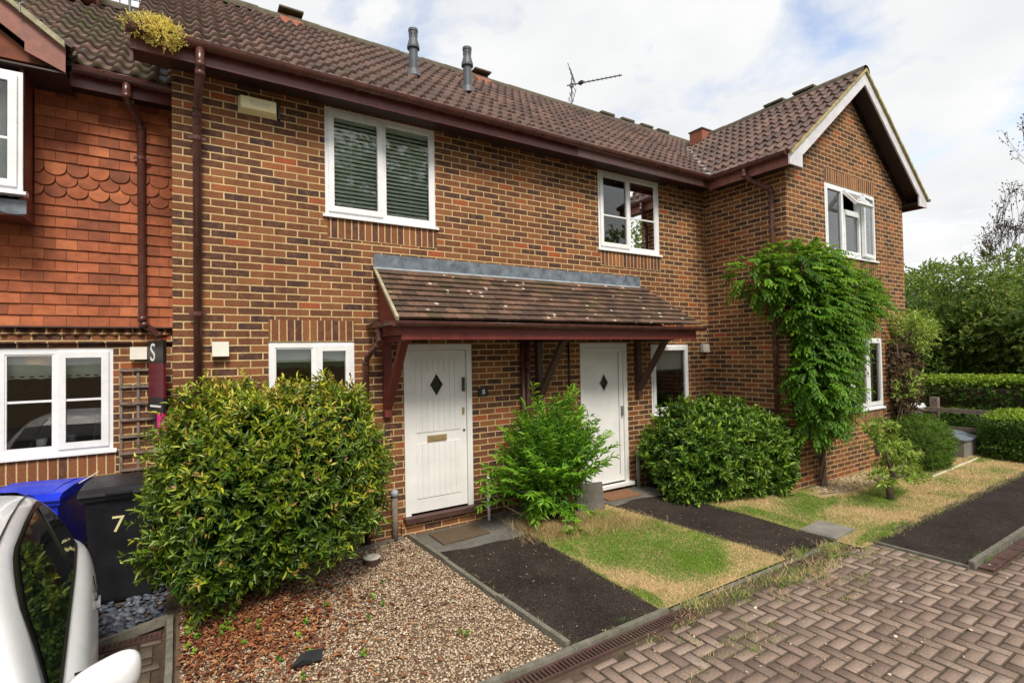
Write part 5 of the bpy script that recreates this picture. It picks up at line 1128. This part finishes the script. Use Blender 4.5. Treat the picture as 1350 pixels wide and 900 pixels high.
# wisteria on the corner of the gabled house
ws = plant('climber', 'lush green climbing plant over the corner of the gabled house, above a bare twisted trunk', 'climbing plant', (8.35, -1.6, 0))
BL = [((7.55, -1.55, 3.35), (.42, .42, .42), 150), ((7.25, -1.25, 3.25), (.34, .40, .36), 110), ((7.95, -1.72, 3.28), (.55, .30, .42), 190), ((8.6, -1.70, 3.12), (.62, .28, .38), 190), ((9.25, -1.66, 3.05), (.55, .22, .32), 120), ((9.75, -1.62, 2.98), (.40, .18, .22), 45),
      ((7.9, -1.74, 2.70), (.60, .34, .45), 260), ((8.15, -1.74, 2.25), (.60, .32, .45), 250), ((7.85, -1.74, 1.75), (.52, .32, .45), 230), ((8.15, -1.72, 1.50), (.50, .30, .40), 210), ((8.0, -1.70, 1.16), (.42, .26, .30), 130), ((8.75, -1.72, 2.75), (.5, .26, .4), 130), ((9.3, -1.60, 2.62), (.40, .16, .20), 30), ((7.62, -1.52, 2.9), (.30, .30, .35), 60), ((8.45, -1.66, 1.95), (.30, .18, .4), 40), ((8.05, -1.68, 3.55), (.35, .25, .2), 50)]
parts = []; r_ = np.random.default_rng(61)
def pinnate(P, D, n, Lr, ll, lw, tl, th, seed):
    r = np.random.default_rng(seed); out = []; N = len(P); D = norm(D); side = norm(np.cross(D, [0, 0, 1.]+r.normal(size=(N, 3))*.15)); drop = r.uniform(.1, .75, N)[:, None]; tb = r.uniform(tl, th, N)
    for k in range(n):
        f = (k//2+1)/(n//2+1); pos = P+D*Lr*f-np.array([0, 0, 1.])*Lr*f*f*drop; dd = norm(D-np.array([0, 0, 1.])*2*f*drop*1.0); sg = 1 if k % 2 == 0 else -1
        if k == n-1: ax = dd; 
        else: ax = dd*.55+side*sg*.85-np.array([0, 0, .35])
        out.append(leaves(pos, ax+r.normal(size=(N, 3))*.08, ll*r.uniform(.8, 1.1, N), lw, np.clip(tb+r.uniform(-.08, .08, N), 0, 1), .15, .2, up=np.cross(side, dd)*1.0+np.array([0, 0, .3])))
    return merge(out)
for i, (c, rad, n) in enumerate(BL):
    P, D = blob_shoots(c, rad, int(n*1.35), 62+i, 2.2, .15, .35); m_ = (P[:, 1] < YG-.03) | ((P[:, 0] < XI-.03)); P, D = P[m_], D[m_]; D = norm(D*np.array([1, 1, .6])+np.array([0, -.35, .15])+np.random.default_rng(i).normal(size=D.shape)*.35)
    frac = np.clip((P[:, 2]-c[2])/rad[2], -1, 1).mean(); br = .12 if c[2] < 2.8 else .28
    parts.append(pinnate(P, D, 11, .20, .070, .030, 0.0, .5+br, 80+i))
V, Fc, T = merge(parts); big_mesh('foliage', V, Fc, T, 'leaf_wisteria', ws)
mb = MB()
for (ph, r0) in ((0, .038), (2.1, .030), (4.2, .025)):
    path = [(8.33+.04*sin(ph+k*.9)+(.06 if k > 6 else 0), -1.53-.03*cos(ph+k*.9), -.02+k*.13) for k in range(12)]; mb.tube(path, [r0*(1-k*.03) for k in range(12)], 8)
mb.build('trunk', 'bark', ws, smooth=True)
mb = MB(); mb.tube([(8.3, -1.5, 1.3), (8.0, -1.6, 2.2), (7.8, -1.6, 3.1), (7.3, -1.3, 3.3)], .018, 6); mb.tube([(8.4, -1.5, 1.4), (8.6, -1.55, 2.4), (9.1, -1.55, 3.0), (9.9, -1.55, 2.95)], .015, 6); mb.build('branch', 'bark', ws, smooth=True)
for k, pts in enumerate([[(7.9, -2.02, 2.62), (8.1, -2.08, 2.78), (8.35, -2.08, 2.62)], [(8.0, -2.0, 2.45), (8.3, -2.06, 2.50), (8.42, -2.06, 2.44)]]): MB().tube(pts, .006, 5).build('bare_runner', 'straw', ws, smooth=True)
# dry climber at the far corner of the gable
dc = plant('climber', 'half dead brown climber with pale green top at the far corner of the gable wall', 'climbing plant', (11.2, -1.55, 0)); r_ = np.random.default_rng(9)
mb = MB()
for k in range(26):
    x = 11.15+r_.uniform(-.28, .28); path = [(x+.10*sin(j*1.3+k)+r_.normal()*.02, -1.52-.10*abs(sin(j+k)), .0+j*.28) for j in range(9)]; mb.tube(path, .010, 5)
mb.build('stem', 'twig', dc, smooth=True)
P, D = blob_shoots((11.15, -1.6, 1.6), (.34, .20, .85), 420, 91, 2.4, .15, .3); V, Fc, T = whorls(P, D, 5, .07, .035, .08, 92); big_mesh('dead_leaves', V, Fc, T, 'leaf_brown', dc)
P, D = blob_shoots((11.35, -1.65, 2.45), (.55, .30, .35), 260, 93, 2.2, .2, .3); V, Fc, T = whorls(P, D, 6, .075, .028, .12, 94); big_mesh('foliage', V, Fc, T, 'leaf_pale', dc)
P, D = blob_shoots((11.0, -1.68, 1.45), (.25, .14, .25), 60, 95, 2.2, .2, .3); V, Fc, T = whorls(P, D, 6, .075, .028, .12, 96); big_mesh('foliage', V, Fc, T, 'leaf_pale', dc)
# sapling on the right lawn
sp_ = plant('sapling', 'small young shrub with tiered pale green leaves on a bare stem on the right lawn', 'shrub', (8.47, -2.38, .0))
mb = MB(); mb.tube([(8.47, -2.38, -.02), (8.46, -2.36, .2), (8.50, -2.4, .34)], [.05, .04, .035], 9); mb.tube([(8.50, -2.4, .34), (8.40, -2.38, .6), (8.36, -2.34, .95)], [.03, .02, .01], 7); mb.tube([(8.50, -2.4, .34), (8.7, -2.45, .5), (8.95, -2.42, .62)], [.025, .015, .008], 7); mb.tube([(8.50, -2.4, .32), (8.62, -2.5, .36), (8.8, -2.55, .36)], [.02, .012, .006], 6); mb.tube([(8.46, -2.38, .28), (8.25, -2.4, .34), (8.1, -2.42, .36)], [.02, .012, .006], 6); mb.build('trunk', 'bark', sp_, smooth=True)
parts = []
for i, (c, rad, n) in enumerate([((8.34, -2.34, 1.0), (.20, .20, .12), 26), ((8.28, -2.38, .80), (.22, .2, .10), 26), ((8.62, -2.4, .72), (.26, .2, .10), 30), ((8.48, -2.42, .42), (.20, .2, .16), 34), ((8.95, -2.42, .55), (.20, .18, .08), 22), ((8.1, -2.42, .38), (.12, .12, .08), 14), ((8.80, -2.55, .35), (.16, .14, .07), 14), ((8.15, -2.3, 1.02), (.12, .12, .06), 10)]):
    P, D = blob_shoots(c, rad, n, 100+i, 2, .2, .3); parts.append(whorls(P, D, 9, .085, .024, .05, 120+i, upb=.7, tlo=.1))
V, Fc, T = merge(parts); big_mesh('foliage', V, Fc, T, 'leaf_pale', sp_)
# rosemary mound
ro = plant('bush', 'dense round mound of fine dark green needles beside the cold frame', 'bush', (11.35, -1.85, 0)); P, D = blob_shoots((11.12, -1.80, .40), (.50, .40, .46), 2600, 131, 2.4, .08, .7, .02); V, Fc, T = whorls(P, D, 9, .06, .010, .14, 132, upb=1.0, tipbright=.4); big_mesh('foliage', V, Fc, T, 'leaf_rosemary', ro)
MB().tube([(11.35, -1.8, 0), (11.35, -1.8, .4)], .03, 6).build('stem', 'bark', ro)
edging('lawn_edging', [(10.4, -2.22), (12.7, -2.15)], .025, -.05, .03, 'upvc_cream', seed=9)
# clipped hedges
def hedge(name, label, x0, x1, y0, y1, z1, n, seed, mat='leaf_hedge', core=True, group=None, Lf=.045):
    t = plant(name, label, 'hedge', ((x0+x1)/2, (y0+y1)/2, 0), group); r = np.random.default_rng(seed); A = [(x1-x0)*z1, (x1-x0)*z1, (y1-y0)*z1, (y1-y0)*z1, (x1-x0)*(y1-y0)*1.5]; A = np.array(A)/sum(A); cnt = (A*n).astype(int); Ps = []; Ds = []
    for f, c in enumerate(cnt):
        u, v = r.uniform(0, 1, c), r.uniform(0, 1, c); wob = .05*np.sin(u*9+f)+.04*np.sin(v*13+seed)-r.uniform(0, .16, c)
        X = x0+(x1-x0)*u; Yy = y0+(y1-y0)*u
        if f == 0: p = np.stack([X, y0-wob, z1*v], 1); d = [0, -1, 0]
        elif f == 1: p = np.stack([X, y1+wob, z1*v], 1); d = [0, 1, 0]
        elif f == 2: p = np.stack([x0-wob, Yy, z1*v], 1); d = [-1, 0, 0]
        elif f == 3: p = np.stack([x1+wob, Yy, z1*v], 1); d = [1, 0, 0]
        else: p = np.stack([X, y0+(y1-y0)*v, z1+wob*.6], 1); d = [0, 0, 1]
        Ps.append(p); Ds.append(np.tile(np.array(d, float), (c, 1)))
    P, D = np.concatenate(Ps), np.concatenate(Ds); V, Fc, T = whorls(P, D, 6, Lf, Lf*.5, .05, seed+1, upb=.4)
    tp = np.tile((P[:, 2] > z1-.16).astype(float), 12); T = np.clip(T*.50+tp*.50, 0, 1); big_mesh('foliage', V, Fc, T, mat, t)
    mb = MB(); mb.box(x0+.26, x1-.26, y0+.26, y1-.26, 0, z1-.24); mb.build('woody_core', 'dark_wood', t); return t
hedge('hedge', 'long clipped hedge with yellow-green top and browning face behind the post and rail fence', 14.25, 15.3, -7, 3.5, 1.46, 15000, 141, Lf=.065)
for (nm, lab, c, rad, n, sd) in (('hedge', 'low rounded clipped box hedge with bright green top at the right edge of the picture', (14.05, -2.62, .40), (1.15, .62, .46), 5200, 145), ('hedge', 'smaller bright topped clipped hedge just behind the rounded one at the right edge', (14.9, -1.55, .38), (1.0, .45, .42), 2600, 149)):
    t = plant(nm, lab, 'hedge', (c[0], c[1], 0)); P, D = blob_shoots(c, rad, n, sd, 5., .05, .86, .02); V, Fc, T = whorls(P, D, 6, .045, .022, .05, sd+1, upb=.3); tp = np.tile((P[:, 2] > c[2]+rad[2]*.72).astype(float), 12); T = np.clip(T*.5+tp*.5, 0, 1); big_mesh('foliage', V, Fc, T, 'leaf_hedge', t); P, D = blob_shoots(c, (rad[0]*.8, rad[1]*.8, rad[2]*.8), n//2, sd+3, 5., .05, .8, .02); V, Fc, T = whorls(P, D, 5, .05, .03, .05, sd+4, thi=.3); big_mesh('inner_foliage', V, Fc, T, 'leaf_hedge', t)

# ------------------------------------------------------------------ trees
def tree(name, label, loc, blobs, mat, n, Lf, trunk_h, tr, seed, group='trees beyond the hedge', tlo=0, thi=1., nl=6):
    t = plant(name, label, 'tree', loc, group); X, Y, Z = loc; mb = MB(); r = random.Random(seed)
    mb.tube([(X, Y, Z-.2), (X+.05, Y, Z+trunk_h*.5), (X-.05, Y+.05, Z+trunk_h)], [tr, tr*.8, tr*.6], 9); tk = mb.build('trunk', 'bark', t, smooth=True)
    for (c, rad, w) in blobs:
        m_ = MB(); e = Vector(c)+Vector(loc); m_.tube([(X, Y, Z+trunk_h*.6), tuple((Vector((X, Y, Z+trunk_h))+e)/2+Vector((0, 0, -.1))), tuple(e)], [tr*.5, tr*.3, tr*.1], 6); m_.build('limb', 'bark', tk, smooth=True)
    parts = []; tot = sum(b[2] for b in blobs)
    for i, (c, rad, w) in enumerate(blobs):
        P, D = blob_shoots(np.array(c)+np.array(loc), rad, int(n*w/tot), seed*10+i, 2.1, .28, .45, .1, 4.); parts.append(whorls(P, D, nl, Lf, Lf*.45, Lf*1.6, seed*10+i+5, upb=.2, tlo=tlo, thi=thi))
    V, Fc, T = merge(parts); big_mesh('crown', V, Fc, T, mat, t); return t
def rblobs(seed, w, d, h0, h1, n, rs):
    r = random.Random(seed); return [((r.uniform(-w, w), r.uniform(-d, d), r.uniform(h0, h1)), (rs*r.uniform(.7, 1.2), rs*r.uniform(.7, 1.2), rs*r.uniform(.6, .9)), 1) for _ in range(n)]
tree('tree', 'dense dark evergreen tree just right of the gabled house, behind the hedge', (18.2, 1.2, 0), rblobs(1, 1.4, 1.2, 1.0, 3.7, 14, 1.0), 'leaf_tree', 5200, .12, 2.2, .16, 201, thi=.75)
tree('tree', 'broad feathery evergreen tree above the middle of the long hedge', (18.6, -1.4, 0), rblobs(2, 1.3, 1.2, 1.0, 3.6, 14, 1.0), 'leaf_tree', 5200, .11, 2.2, .16, 202, tlo=.1)
tree('tree', 'bushy tree with yellowing leaves below the bare crown at the right edge', (20.5, -2.6, 0), rblobs(3, 1.3, 1.6, 1.2, 4.0, 13, 1.2), 'leaf_tree', 4600, .13, 2.2, .16, 203, tlo=.38)
tree('tree', 'dark tree filling the gap behind the two evergreens', (23, 3.2, 0), rblobs(4, 2.2, 2.0, 1.2, 4.4, 14, 1.4), 'leaf_tree', 3600, .17, 2.2, .2, 204)
tree('tree', 'low dark tree behind the long hedge at the right edge', (17.8, -3.8, 0), rblobs(5, 1.2, 1.2, 1.0, 3.6, 11, 1.1), 'leaf_tree', 3400, .12, 2.0, .16, 205)
tree('tree', 'distant tree far behind the evergreens at the right', (27, -2.5, 0), rblobs(6, 3., 3., 2, 4.6, 14, 1.7), 'leaf_tree', 3200, .2, 3, .25, 206)
# thin-crowned tree rising over the others
bt = plant('tree', 'tall thin tree with nearly bare branches against the sky at the right edge', 'tree', (20.3, -1.55, 0), 'trees beyond the hedge'); mb = MB(); tips = []
def grow(p, d, L, r, dep, rg):
    path = [p]; q = p.copy(); n = 4
    for k in range(n): d = (d+Vector((rg.gauss(0, .10), rg.gauss(0, .10), rg.gauss(.03, .06)))).normalized(); q = q+d*L/n; path.append(q.copy())
    mb.tube(path, [max(r, .006)*(1-.35*k/n) for k in range(n+1)], 6 if dep < 3 else 3)
    if dep >= 7: tips.extend([tuple(x) for x in path[2:]]); return
    for k in range(3 if dep < 5 else 2):
        e = (d+Vector((rg.gauss(0, .20), rg.gauss(-.04, .20), rg.gauss(.22, .2)))).normalized(); grow(path[-1 if k else -2], e, L*rg.uniform(.58, .80), r*.58, dep+1, rg)
rg = random.Random(31); grow(Vector((20.3, -1.55, -.2)), Vector((.0, -.02, 1)), 2.85, .055, 0, rg); mb.build('trunk', 'bark', bt, smooth=True)
tips = np.array(tips); r_ = np.random.default_rng(3); tips = tips[r_.uniform(size=len(tips)) < .6]; V, Fc, T = leaves(tips+r_.normal(size=tips.shape)*.08, r_.normal(size=tips.shape), .08, .045, r_.uniform(0, 1, len(tips))); big_mesh('crown', V, Fc, T*.5, 'leaf_brown', bt)
# trees across the close, seen in the window reflections
for i, (x, y) in enumerate([(-7, -17), (0, -20), (7.2, -15.5), (12.5, -19), (18.5, -13.5), (-13, -15)]):
    tree('tree', ['tall leafy tree across the close, reflected in the upstairs windows'][0], (x, y, 0), rblobs(20+i, 2.5, 2.0, 3.0, 11.2 if i == 2 else 6.8, 22 if i == 2 else 13, 1.45), 'leaf_tree', 2600 if i == 2 else 1500, .24, 3.4, .2, 300+i, 'trees across the close', tlo=.1, nl=5)

# ------------------------------------------------------------------ loose ground cover
ICO = None
def pebbles(name, P, size, tint, mat, seed, flatz=.62, loc=(0, 0, 0)):
    import bmesh
    bm = bmesh.new(); bmesh.ops.create_icosphere(bm, subdivisions=1, radius=1); bv = np.array([v.co[:] for v in bm.verts]); bf = np.array([[v.index for v in f.verts] for f in bm.faces]); bm.free()
    r = np.random.default_rng(seed); n = len(P); sc = size[:, None]*r.uniform(.7, 1.3, (n, 3))*np.array([1, 1, flatz]); V = bv[None]*(1+r.normal(size=(n, len(bv), 1))*.12)*sc[:, None]
    a = r.uniform(0, 2*pi, n); ca, sa = np.cos(a)[:, None], np.sin(a)[:, None]; b = r.normal(size=n)*.35; cb_, sb = np.cos(b)[:, None], np.sin(b)[:, None]
    x, y, z = V[..., 0], V[..., 1], V[..., 2]; y, z = y*cb_-z*sb, y*sb+z*cb_; V = np.stack([x*ca-y*sa, x*sa+y*ca, z], -1)+P[:, None]
    Fc = (bf[None]+np.arange(n)[:, None, None]*len(bv)).reshape(-1, 3); o = big_mesh(name, V.reshape(-1, 3), Fc, np.repeat(tint, len(bf)), mat, None, loc); return o
r_ = np.random.default_rng(71)
N = 25000; x = r_.uniform(-.03, 2.42, N); y = r_.uniform(-2.66, -.03, N); m_ = x < 2.405-(y+2.66)/2.66*.23-.035; x, y = x[m_], y[m_]; sz = r_.uniform(.0052, .0112, len(x)); P = np.stack([x, y, gza(x, y)+r_.uniform(-.012, .006, len(x))], 1)
struct(sheet('gravel_bed', [(-.06, -2.68), (2.40, -2.68), (2.17, -.0), (-.06, -.0)], 'pebble', -.010))
tag(pebbles('gravel', P, sz, np.clip(r_.beta(1.6, 1.4, len(x)), 0, 1), 'pebble', 72), 'pale cream and brown gravel covering the front bed below the round bush', 'gravel', kind='stuff')
# wisteria foot bed
N = 900; x = r_.uniform(7.95, 9.9, N); y = r_.uniform(-1.82, YG-.02, N); P = np.stack([x, y, gza(x, y)+r_.uniform(-.005, .01, N)], 1); tag(pebbles('bark_chips', P, r_.uniform(.012, .028, N), r_.uniform(.1, .9, N), 'pebble', 73, .35), 'pale chippings at the foot of the climber by the gable wall', 'chippings', kind='stuff')
# slate chippings
N = 1500; x = r_.uniform(-1.3, -.13, N); y = r_.uniform(-.58, .95, N); zz_ = np.clip(.13*(y+.6), 0, .09); P = np.stack([x, y, zz_+r_.uniform(.0, .02, N)], 1); tag(pebbles('slate_chippings', P, r_.uniform(.016, .040, N), r_.beta(1.5, 1.8, N), 'slate_chip', 74, .42), 'blue grey slate chippings in front of the black bin', 'slate chippings', kind='stuff')
struct(MB().face([(-2.2, -.60, .0), (-.11, -.60, .0), (-.11, .15, .085), (-2.2, .15, .085)]).face([(-2.2, .15, .085), (-.11, .15, .085), (-.11, .98, .09), (-2.2, .98, .09)]).build('slate_underlay', 'soil'))
# dead leaves under the bush
N = 5200; x = np.concatenate([r_.normal(.35, .45, N//2), r_.uniform(0, 2.2, N//2)]); y = np.concatenate([r_.normal(-1.15, .38, N//2), r_.uniform(-2.6, -.1, N//2)]); w_ = np.exp(-((x-.35)**2/.7+(y+1.1)**2/.7)); m_ = (x > -.02) & (x < 2.12) & (y < -.05) & (y > -2.6) & (r_.uniform(size=len(x)) < np.clip(w_*1.3+.07, 0, 1)); x, y = x[m_], y[m_]; n = len(x)
P = np.stack([x, y, gza(x, y)+r_.uniform(.006, .02, n)], 1); D = r_.normal(size=(n, 3)); D[:, 2] *= .25; V, Fc, T = leaves(P, D, r_.uniform(.03, .06, n), r_.uniform(.014, .024, n), r_.uniform(0, 1, n), .35, .25, up=np.tile([0, 0, 1.], (n, 1))+r_.normal(size=(n, 3))*.3)
tag(big_mesh('fallen_leaves', V, Fc, T, 'dead_leaf'), 'dry red-brown fallen leaves scattered over the gravel below the round bush', 'fallen leaves', kind='stuff')
def blades(P, h, w, T, lean=.5, seed=1):
    r = np.random.default_rng(seed); n = len(P); a = r.uniform(0, 2*pi, n); s = np.stack([np.cos(a), np.sin(a), np.zeros(n)], 1)*w/2; ln = r.normal(size=(n, 3))*lean; ln[:, 2] = 1; ln = norm(ln)*np.asarray(h)[:, None]; bend = r.normal(size=(n, 3))*.25*np.asarray(h)[:, None]; bend[:, 2] = -abs(bend[:, 2])*.6
    V = np.stack([P-s, P+s, P+ln*.6+s*.7, P+ln*.6-s*.7, P+ln+bend], 1); V = np.concatenate([V, V[:, 4:5]+s[:, None]*.15], 1).reshape(-1, 3); i = np.arange(n)[:, None]*6
    return V, np.concatenate([i+np.array([0, 1, 2, 3]), i+np.array([3, 2, 5, 4])]), np.concatenate([T, T])
def green_mask(x, y, blobs, r):
    g = np.zeros(len(x))
    for (cx_, cy_, rx, ry) in blobs: g = np.maximum(g, 1.25-np.sqrt(((x-cx_)/rx)**2+((y-cy_)/ry)**2))
    g += .18*np.sin(x*5.1+y*3.3)+.14*np.sin(y*7.7-x*2.9)+r.normal(size=len(x))*.15; return g
def lawn(name, n, box, inside, gb, label, h=(.018, .045), seed=1, w=.0045):
    r = np.random.default_rng(seed); x = r.uniform(box[0], box[1], n); y = r.uniform(box[2], box[3], n); m_ = inside(x, y); x, y = x[m_], y[m_]; g = green_mask(x, y, gb, r); T = np.where(g > .30, r.uniform(0, .40, len(x)), np.where(g > .15, r.uniform(.2, .9, len(x)), r.uniform(.66, 1, len(x)))); P = np.stack([x, y, gza(x, y)+.002], 1)
    V, Fc, T2 = blades(P, r.uniform(*h, len(x)), w, T, .6, seed); return tag(big_mesh(name, V, Fc, T2, 'grass'), label, 'grass', kind='stuff')
inA = lambda x, y: (x > 3.40+.02*np.sin(y*9)) & (x < lerp_edge(P9[0], P9[3], y)-.0) & (y > -2.66) & (y < -.35)
lawn('grass', 85000, (3.38, 5.3, -2.68, -.3), inA, [(4.30, -1.75, .72, .72), (4.1, -1.1, .50, .50), (4.5, -2.15, .52, .36), (3.46, -2.4, .08, .2), (3.5, -1.1, .12, .4)], 'patchy green and straw coloured lawn between the two tarmac paths', h=(.010, .026), seed=201, w=.0055)
inB = lambda x, y: (x > lerp_edge(P9[1], P9[2], y)+.02) & (y < np.where(x < 7.7, -.9, np.where(x < 10, -1.86, YG-.02))) & (y > -2.95+.03*np.sin(x*8)) & ~((abs(x-6.47) < .27) & (abs(y+2.5) < .2))
lawn('grass', 60000, (6.0, 9.5, -2.98, -.9), inB, [(7.3, -1.8, .7, .35), (8.4, -2.2, .8, .25), (6.35, -2.0, .15, .5), (6.9, -2.9, .9, .1)], 'dry yellow-green lawn round the inspection cover and sapling', seed=202)
lawn('grass', 26000, (9.5, 13.4, -2.98, -1.4), inB, [(10.5, -2.0, .6, .2), (12.5, -2.2, .3, .1)], 'straw dry lawn reaching to the cold frame at the far right', (.015, .04), 203, .007)
# rough dead growth at the head of the lawn, and weeds along the channel and kerbs
def tufts(name, spots, mat, label, seed, cat='weeds'):
    spots = [(*q[:6], min(q[6], q[7]), max(q[6], q[7])) for q in spots]
    r = np.random.default_rng(seed); out = []
    for (x, y, sx, sy, n, h, t0, t1) in spots:
        px, py = r.normal(x, sx, n), r.normal(y, sy, n); P = np.stack([px, py, gza(px, py)], 1); out.append(blades(P, r.uniform(h*.4, h, n), .004, r.uniform(t0, t1, n), .75, seed+len(out)))
    V, Fc, T = merge(out); return tag(big_mesh(name, V, Fc, T, mat), label, cat, kind='stuff')
tufts('dead_weeds', [(3.75, -.80, .22, .15, 2600, .17, .2, .9), (4.3, -.90, .24, .17, 2600, .15, .1, .9), (4.65, -1.05, .15, .2, 1100, .12, .2, .9), (3.55, -.6, .12, .14, 1200, .16, .3, 1)], 'straw', 'dry brown dead weeds at the foot of the bright green shrub', 211)
tufts('weeds', [(4.45, -.8, .12, .10, 420, .16, 0, .3), (4.05, -1.0, .2, .1, 380, .10, 0, .35), (3.47, -2.45, .05, .12, 200, .06, 0, .3), (3.0, -2.62, .02, .02, 60, .05, 0, .2)], 'grass', 'green weeds growing among the dead stalks by the lawn', 212)
sp2 = []; r_ = np.random.default_rng(214)
for k in range(74):
    x = r_.uniform(3.5, 6.5); y = -2.80+r_.normal()*.10-(.15 if 4.2 < x < 5.4 else 0); sp2.append((x, y, .08, .04, 46, r_.uniform(.03, .12), 0 if r_.uniform() < .45 else .5, .45 if r_.uniform() < .4 else 1))
for k in range(44): sp2.append((r_.uniform(2.6, 6.4), r_.uniform(-3.5, -2.9), .05, .03, 26, .05, 0, .9))
tufts('kerb_weeds', sp2, 'grass', 'dry straggling weeds along the kerb between the lawn and block paving', 215)
tufts('kerb_weeds', [(6.5+r_.uniform(0, .5), -2.93+r_.normal()*.02, .08, .03, 120, .07, 0, .8) for k in range(7)]+[(6.62+r_.uniform(0, .4), -3.80, .06, .03, 60, .07, 0, .5) for k in range(6)]+[(x_, -3.0, .10, .02, 60, .05, .1, .9) for x_ in np.arange(6.8, 12.5, .22)], 'grass', 'green weeds round the near end of the long tarmac path', 216)
tufts('path_edge_grass', [(lerp_edge(P8[1], P8[2], y_)+.01, y_, .022, .05, 70, .045, .1, .8) for y_ in np.arange(-2.6, -.7, .09)]+[(lerp_edge(P9[0], P9[3], y_)+.0, y_, .02, .05, 50, .04, .3, 1) for y_ in np.arange(-2.6, -.6, .09)]+[(lerp_edge(P9[1], P9[2], y_)+.02, y_, .02, .05, 60, .045, .0, .6) for y_ in np.arange(-2.6, -.9, .09)]+[(lerp_edge(P8[0], P8[3], y_)+.03, y_, .01, .03, 9, .05, .2, 1) for y_ in np.arange(-2.6, -1.1, .16)], 'grass', 'thin grass fringing both sides of the tarmac paths', 217)
n = 26; r_ = np.random.default_rng(218); 
gp = plant('weed_clump', 'small leafy green weeds sprouting through the gravel', 'weeds', (.5, -1.2, .06)); px, py = np.concatenate([r_.normal(.25, .22, n), r_.uniform(.2, 1.9, 14)]), np.concatenate([r_.normal(-.95, .18, n), r_.uniform(-2.3, -.8, 14)]); px = np.maximum(px, .02)
P = np.stack([px, py, gza(px, py)+.01], 1); V, Fc, T = whorls(P, np.tile([0, 0, 1.], (len(P), 1)), 7, .035, .022, .03, 219, upb=.6, tlo=.3); big_mesh('foliage', V, Fc, T, 'leaf_bright', gp); gp['kind'] = 'stuff'
dk = plant('weed_clump', 'low broad leaved grey-green weed at the head of the lawn', 'weeds', (3.75, -1.02, .07)); P = np.array([[3.75, -1.02, .08], [3.85, -1.0, .08], [3.66, -.98, .08]]); V, Fc, T = whorls(P, np.tile([0, 0, 1.], (3, 1)), 9, .12, .045, .03, 220, upb=1, tlo=.1); big_mesh('foliage', V, Fc, T, 'leaf_pale', dk)
# leaf litter on the paths and paving
n = 620; x = r_.uniform(2.3, 9, n); y = r_.uniform(-4.2, -.2, n); z = np.where(y < -2.72, .006, gza(x, y)+.018); P = np.stack([x, y, z], 1); D = r_.normal(size=(n, 3)); D[:, 2] = 0; V, Fc, T = leaves(P, D, r_.uniform(.01, .03, n), .010, r_.uniform(.3, 1, n), .1, .1, up=np.tile([0, 0, 1.], (n, 1))); tag(big_mesh('leaf_litter', V, Fc, T, 'straw'), 'tiny dry leaf scraps scattered over the paths and paving', 'leaf litter', kind='stuff')
N = 60; x = r_.uniform(1.5, 9, N); y = r_.uniform(-5.0, -2.95, N); tag(pebbles('stray_stones', np.stack([x, y, np.full(N, .004)], 1), r_.uniform(.006, .016, N), r_.uniform(.7, 1, N), 'pebble', 79, .5), 'small pale stray stones scattered over the block paving', 'stones', kind='stuff')
# plant in the gutter
sd = plant('gutter_plant', 'pale yellow flowering stonecrop spilling over the left end of the gutter', 'plant', (-.18, -.42, 5.02)); P, D = blob_shoots((-.20, -.44, 5.02), (.22, .09, .09), 420, 231, 2, .2, .3); P_, D_ = blob_shoots((-.12, -.50, 4.95), (.14, .05, .10), 170, 232, 2, .2, .3); P = np.concatenate([P, P_]); D = np.concatenate([D, D_]); V, Fc, T = whorls(P, D, 8, .016, .009, .05, 233, upb=.5); big_mesh('foliage', V, Fc, T, 'sedum', sd)
